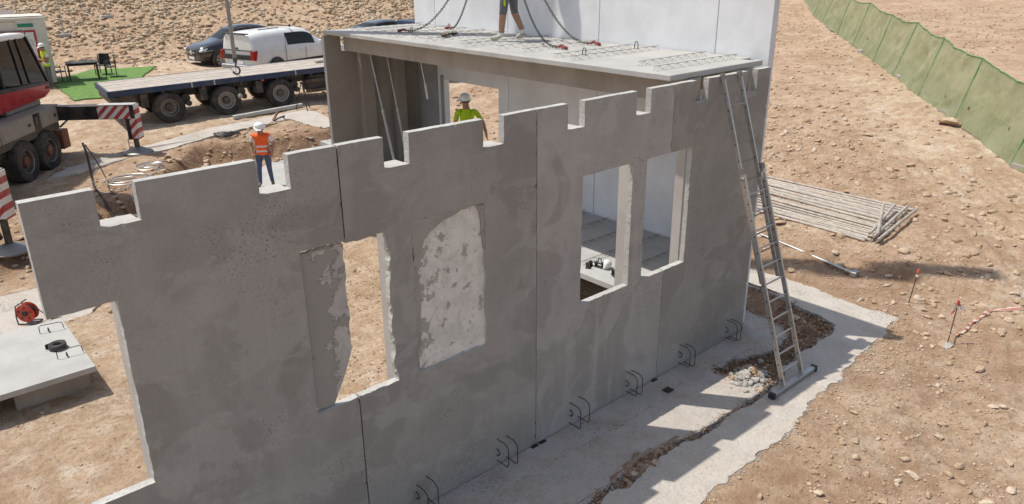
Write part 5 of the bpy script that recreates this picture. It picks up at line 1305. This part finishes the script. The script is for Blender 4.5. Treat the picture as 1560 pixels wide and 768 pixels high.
MB().bar((0, 0, .06), (.45, .1, .28), .07, .07).build('motor', M['rust'], e, bevel=.01)
MB().tube([(0, .0, .05), (.1, -.2, .15), (.3, -.25, .17), (.45, -.1, .06), (.35, .1, .03)], .03, 6).build('hose', M['black'], e, True)
# low wall end with starter bars
fs_ = tag(MB().box(5.75, 7.6, 15.55, 16.25, -.05, .42).build('footing_block', M['slab'], bevel=.015), 'pale concrete footing block with starter bars behind the end wall', 'footing block')
for k in range(6):
    bx_ = 5.95+.28*k
    MB().tube([(bx_, 15.75, .41), (bx_, 15.75, .72), (bx_+.04, 15.8, .76), (bx_+.02, 16.05, .76), (bx_, 16.1, .72), (bx_, 16.1, .41)], .008, 5).build('starter_bar', M['rebar'], fs_, True)
for k in range(2):
    MB().tube([(5.8, 15.72+.38*k, .66), (7.5, 15.72+.38*k, .67)], .007, 5).build('tie_bar', M['rebar'], fs_, True)
tag(MB().bar((4.5, 19.95, gz(4.5, 19.95)+.07), (7.1, 19.95, gz(7.1, 19.95)+.07), .14, .13).build('concrete_post', M['edge'], bevel=.01), 'long concrete post lying beside the trailer wheels', 'post')
tp = empty('tripod', G(7.0, 19.6, 0), 0, 'dark survey tripod beside the rear trailer wheel', 'tripod')
for k in range(3):
    t = 2.09*k+.4; MB().cyl((.3*math.cos(t), .3*math.sin(t), 0), (.03*math.cos(t), .03*math.sin(t), .95), .018, n=6).build('leg', M['black'], tp, True)
MB().lathe([(0, .93), (.06, .93), (.06, 1.0), (0, 1.02)], n=12).build('head', M['black'], tp, True)

# ------------------------------------------------------------------ people
M['skin'] = plain('skin', (.36, .19, .12), .6, 0, .1)
M['jeans'] = plain('jeans', (.075, .10, .16), .9, 0, .25, 25, bump=.5)
M['tshirt'] = plain('white shirt', (.70, .68, .66), .85, 0, .08, 8, bump=.5)
M['boots'] = plain('tan boots', (.20, .13, .055), .8, 0, .2, 30)
M['trousers'] = plain('grey work trousers', (.13, .13, .125), .9, 0, .2, 25, bump=.5)
M['shorts'] = plain('grey shorts', (.13, .13, .14), .9, 0, .2, 25, bump=.5)
M['hair'] = plain('dark hair', (.02, .014, .01), .8)
M['lime'] = plain('lime fabric', (.42, .60, .01), .8, 0, .08, 8, bump=.5)
M['sneaker'] = plain('pale trainers', (.42, .40, .33), .8, 0, .2, 30)
def vest(name, colr):
    m, n, b = node_mat(name); t = NT(n); co = t.N('ShaderNodeTexCoord').outputs['Object']; sx = t.N('ShaderNodeSeparateXYZ'); t.L(co, sx.inputs[0]); z = sx.outputs[2]
    def band(c, w_):
        d = t.mul(t.mul(z, c, 'SUBTRACT'), 1.0); a = t.N('ShaderNodeMath', operation='ABSOLUTE'); t.L(d, a.inputs[0]); return t.ramp(a.outputs[0], w_, w_+.004, 1, 0)
    f = t.mul(band(1.00, .022), band(1.13, .022), 'MAXIMUM')
    fo = t.ramp(t.noise(co, 9, 3), .3, .7, .82, 1.08)
    c = t.mix(1.0, colr, fo, 'MULTIPLY') if False else t.mix(f, colr, (.62, .60, .60))
    t.L(c, b.inputs['Base Color']); b.inputs['Roughness'].default_value = .75; t.bump(t.noise(co, 10, 3), b, .4, .03); return m
M['vest_orange'] = vest('orange vest', (.86, .115, .012)); M['vest_lime'] = vest('lime vest', (.55, .72, .012))
def person(loc, rz, J, mats, label, H=1.0, helmet=True, vestm=None, name='person'):
    """J: joint positions (facing +y, x to the figure's left is negative...); mats: part -> material"""
    B = [('pelvis', 'spine', 'torso'), ('spine', 'chest', 'torso'), ('chest', 'neck', 'torso'), ('neck', 'head', 'head'), ('head', 'crown', 'head'),
         ('chest', 'shL', 'torso'), ('shL', 'elL', 'uarm'), ('elL', 'wrL', 'farm'), ('wrL', 'haL', 'hand'), ('chest', 'shR', 'torso'), ('shR', 'elR', 'uarm'), ('elR', 'wrR', 'farm'), ('wrR', 'haR', 'hand'),
         ('pelvis', 'hipL', 'hip'), ('hipL', 'knL', 'thigh'), ('knL', 'anL', 'calf'), ('anL', 'toL', 'foot'), ('pelvis', 'hipR', 'hip'), ('hipR', 'knR', 'thigh'), ('knR', 'anR', 'calf'), ('anR', 'toR', 'foot')]
    RAD = dict(pelvis=(.155, .115), spine=(.145, .105), chest=(.165, .115), neck=(.058, .06), head=(.078, .09), crown=(.07, .082), shL=(.068, .07), elL=(.045, .045), wrL=(.032, .030), haL=(.034, .018), hipL=(.095, .10), knL=(.066, .066), anL=(.045, .047), toL=(.045, .035))
    for q in list(RAD):
        if q.endswith('L'): RAD[q[:-1]+'R'] = RAD[q]
    names = list(RAD); idx = {q: i for i, q in enumerate(names)}
    me = bpy.data.meshes.new(name); me.from_pydata([J[q] for q in names], [(idx[a], idx[b]) for a, b, _ in B], [])
    o = bpy.data.objects.new(name, me); C.objects.link(o)
    sm = o.modifiers.new('skin', 'SKIN'); sm.use_smooth_shade = True
    for q in names:
        sv = me.skin_vertices[0].data[idx[q]]; sv.radius = RAD[q]; sv.use_root = (q == 'pelvis')
    s2_ = o.modifiers.new('sub', 'SUBSURF'); s2_.levels = 2; s2_.render_levels = 2
    dg = bpy.context.evaluated_depsgraph_get(); ev = bpy.data.meshes.new_from_object(o.evaluated_get(dg)); bpy.data.objects.remove(o)
    V = [Vector(v.co) for v in ev.vertices]; F = [tuple(p_.vertices) for p_ in ev.polygons]; N_ = [Vector(v.normal) for v in ev.vertices]
    bpy.data.meshes.remove(ev)
    segs = [(Vector(J[a]), Vector(J[b]), k) for a, b, k in B]
    def near(P_):
        best = (9, None)
        for a, b, k in segs:
            d = b-a; t = max(0, min(1, (P_-a).dot(d)/max(1e-9, d.length_squared))); r = (P_-(a+d*t)).length
            if r < best[0]: best = (r, k, t)
        return best
    keys = list(dict.fromkeys(mats.values())); mm = MB(); mm.v = [tuple(v) for v in V]
    torso = []
    for f in F:
        c = sum((V[i] for i in f), Vector())/len(f); _, k, t = near(c)
        if k == 'uarm': k = 'uarm' if t < .62 else 'farm'
        if k == 'hip': k = 'thigh'
        if k == 'torso' and c.z < J['pelvis'][2]+.06: k = 'thigh'
        if k == 'calf' and mats.get('sock') and t > .86: k = 'sock'
        if k == 'thigh' and mats.get('short') and t > .97: k = 'calf'
        if k == 'calf' and mats.get('short') and t < .10: k = 'thigh'
        if k == 'torso' and c.z > J['neck'][2]-.015: k = 'head'
        mm.f.append(f); mm.m.append(keys.index(mats[k]))
        if k == 'torso' or (k == 'thigh' and c.z > J['pelvis'][2]-.06): torso.append(f)
    # fingers and thumb of both hands, ears and nose
    sk = keys.index(mats['head'])
    for s, (w_, h_, e_) in enumerate((('wrL', 'haL', 'elL'), ('wrR', 'haR', 'elR'))):
        w3, h3 = Vector(J[w_]), Vector(J[h_]); d = (h3-w3).normalized(); side = d.cross(Vector((0, 0, 1)) if abs(d.z) < .8 else Vector((1, 0, 0))).normalized(); pn = d.cross(side)
        for q in range(4):
            b0 = h3+side*((q-1.5)*.018)-d*.02; L = (.065, .078, .074, .058)[q]
            mm.tube([b0, b0+d*L*.5+pn*.006, b0+d*L*.85+pn*.022, b0+d*L+pn*.034], [.009, .0085, .008, .006], 6, sk)
        b0 = w3+(h3-w3)*.45+side*.03
        mm.tube([b0, b0+side*.025+d*.03, b0+side*.028+d*.06+pn*.012], [.011, .010, .007], 6, sk)
    hd_ = Vector(J['head']); fwv = Vector(J['_face']).normalized(); sdv = fwv.cross(Vector((0, 0, 1))).normalized()
    mm.tube([hd_+fwv*.075+Vector((0, 0, .045)), hd_+fwv*.105+Vector((0, 0, .005)), hd_+fwv*.085+Vector((0, 0, -.005))], [.012, .017, .012], 6, sk)
    for s in (-1, 1): mm.tube([hd_+sdv*s*.072+Vector((0, 0, .04)), hd_+sdv*s*.088+Vector((0, 0, .02)), hd_+sdv*s*.074+Vector((0, 0, -.02))], [.012, .016, .01], 6, sk)
    body = mm.build(name, keys, None, True, fix=False, angle=60)
    tag(body, label, 'person')
    if vestm:
        vi = sorted({i for f in torso for i in f}); mp = {v: i for i, v in enumerate(vi)}
        ce = Vector(J['chest'])
        vv = [V[i]+N_[i]*.014 for i in vi]
        vo = MB().add(vv, [tuple(mp[i] for i in f) for f in torso]).build('vest', vestm, body, True, fix=False)
        sd2 = vo.modifiers.new('t', 'SOLIDIFY'); sd2.thickness = .012
    for s in (-1, 1):
        MB().lathe([(0, 0), (.011, .003), (.008, .010), (0, .012)], hd_+fwv*.072+sdv*s*.03+Vector((0, 0, .045)), fwv, 8).build('eye', M['hair'], body, True)
    MB().bar(hd_+fwv*.078+sdv*.025-Vector((0, 0, .035)), hd_+fwv*.078-sdv*.025-Vector((0, 0, .035)), .008, .008).build('mouth', M['rust'], body)
    cr_ = Vector(J['crown']); ax = (cr_-Vector(J['neck'])).normalized()
    if helmet:
        c0 = hd_+ax*.075
        m = MB(); m.lathe([(.118, -.005), (.120, .02), (.113, .06), (.092, .098), (.055, .122), (.0, .130)], c0, ax, 18)
        m.lathe([(.118, -.006), (.135, -.012), (.136, -.005), (.118, .004)], c0, ax, 18)
        m.add([c0+fwv*.10+sdv*.085, c0+fwv*.175+sdv*.05-ax*.015, c0+fwv*.175-sdv*.05-ax*.015, c0+fwv*.10-sdv*.085, c0+fwv*.10+sdv*.085+ax*.01, c0+fwv*.172+sdv*.05-ax*.007, c0+fwv*.172-sdv*.05-ax*.007, c0+fwv*.10-sdv*.085+ax*.01], [(0, 1, 2, 3), (4, 5, 6, 7), (0, 1, 5, 4), (1, 2, 6, 5), (2, 3, 7, 6)])
        m.build('helmet', M['helmet'], body, True)
        MB().lathe([(.082, -.03), (.104, .0), (.108, .03)], hd_+ax*.045-fwv*.012, ax, 14).build('hair', M['hair'], body, True)
    body.location = loc; body.rotation_euler = (0, 0, rz); body.scale = (H, H, H)
    return body
def pose(**k):
    J = dict(pelvis=(0, 0, .96), spine=(0, .01, 1.12), chest=(0, .0, 1.33), neck=(0, .005, 1.50), head=(0, .03, 1.60), crown=(0, .02, 1.71),
             shL=(-.19, 0, 1.42), elL=(-.25, -.02, 1.13), wrL=(-.24, .05, .88), haL=(-.23, .07, .80), shR=(.19, 0, 1.42), elR=(.25, -.02, 1.13), wrR=(.24, .05, .88), haR=(.23, .07, .80),
             hipL=(-.095, 0, .90), knL=(-.11, .02, .50), anL=(-.12, -.02, .09), toL=(-.14, .17, .035), hipR=(.095, 0, .90), knR=(.11, .02, .50), anR=(.12, -.02, .09), toR=(.14, .17, .035), _face=(0, 1, 0))
    J.update(k); return J
FACE = lambda dx, dy: math.atan2(-dx, dy)            # figure faces +y in its own frame
# orange vest: facing the camera, looking down, hands by the pockets
J = pose(head=(0, .055, 1.595), crown=(0, .085, 1.70), neck=(0, .02, 1.49), _face=(0, 1, -.35), elL=(-.27, -.03, 1.15), wrL=(-.225, .10, .93), haL=(-.19, .15, .88), elR=(.27, -.03, 1.15), wrR=(.225, .10, .93), haR=(.19, .15, .88), anL=(-.14, -.02, .09), toL=(-.19, .16, .035), anR=(.13, .10, .09), toR=(.17, .29, .035), knR=(.12, .08, .5))
std = dict(head=M['skin'], hand=M['skin'], farm=M['skin'])
ow = person((2.80, 13.93, .015), FACE(-.55, -.83), J, dict(std, torso=M['tshirt'], uarm=M['tshirt'], thigh=M['jeans'], calf=M['jeans'], foot=M['boots']), 'person in an orange vest, white helmet and jeans standing behind the front wall', 1.0, True, M['vest_orange'])
ow.scale = (1.14, 1.1, 1.0)
# yellow polo in the doorway, looking left
J = pose(_face=(1, .35, -.1), head=(.02, .02, 1.6), elL=(-.33, -.10, 1.17), wrL=(-.40, -.06, .93), haL=(-.41, -.03, .85))
person((4.80, 7.36, 1.2), FACE(-.70, -.70), J, dict(std, torso=M['lime'], uarm=M['lime'], thigh=M['trousers'], calf=M['trousers'], foot=M['boots']), 'person in a bright yellow polo shirt and white helmet standing in the doorway', 1.075, True)
# worker on the slab, walking away to the left
J = pose(knL=(-.11, .06, .50), anL=(-.12, .10, .09), toL=(-.14, .28, .035), hipL=(-.095, .02, .90), hipR=(.095, -.02, .90), knR=(.12, -.04, .50), anR=(.14, -.20, .13), toR=(.15, -.06, .035), spine=(0, .03, 1.12), chest=(0, .06, 1.33), shL=(-.19, .05, 1.42), shR=(.19, .05, 1.42), neck=(0, .08, 1.5), head=(0, .12, 1.6), crown=(0, .12, 1.71), elL=(-.26, .12, 1.15), wrL=(-.22, .30, 1.0), haL=(-.2, .37, .97), elR=(.26, .1, 1.15), wrR=(.22, .28, 1.0), haR=(.2, .35, .97))
w_ = person((3.97, 4.95, 4.49), FACE(-.45, .89), J, dict(std, torso=M['shorts'], uarm=M['shorts'], thigh=M['shorts'], calf=M['skin'], short=M['skin'], sock=M['tshirt'], foot=M['sneaker']), 'person in grey shorts and pale trainers walking on the lattice slab', 1.02, True)
w_.scale = (1.16, 1.12, 1.02)
MB().bar((-.205, -.01, .62), (-.20, .0, .86), .012, .03).build('lime_stripe', M['lime'], w_)
# lime vest by the cabin
J = pose(_face=(0, 1, -.3), head=(0, .05, 1.6), elL=(-.27, .02, 1.16), wrL=(-.05, .22, 1.14), haL=(.04, .22, 1.16), elR=(.27, .02, 1.16), wrR=(.05, .24, 1.17), haR=(-.04, .24, 1.18))
person((1.22, 30.25, gzf(1.2, 30.2)), FACE(-.9, -.2), J, dict(std, torso=M['tshirt'], uarm=M['tshirt'], thigh=M['trousers'], calf=M['trousers'], foot=M['boots']), 'person in a lime vest and white helmet standing by the site cabin', 1.0, True, M['vest_lime'])
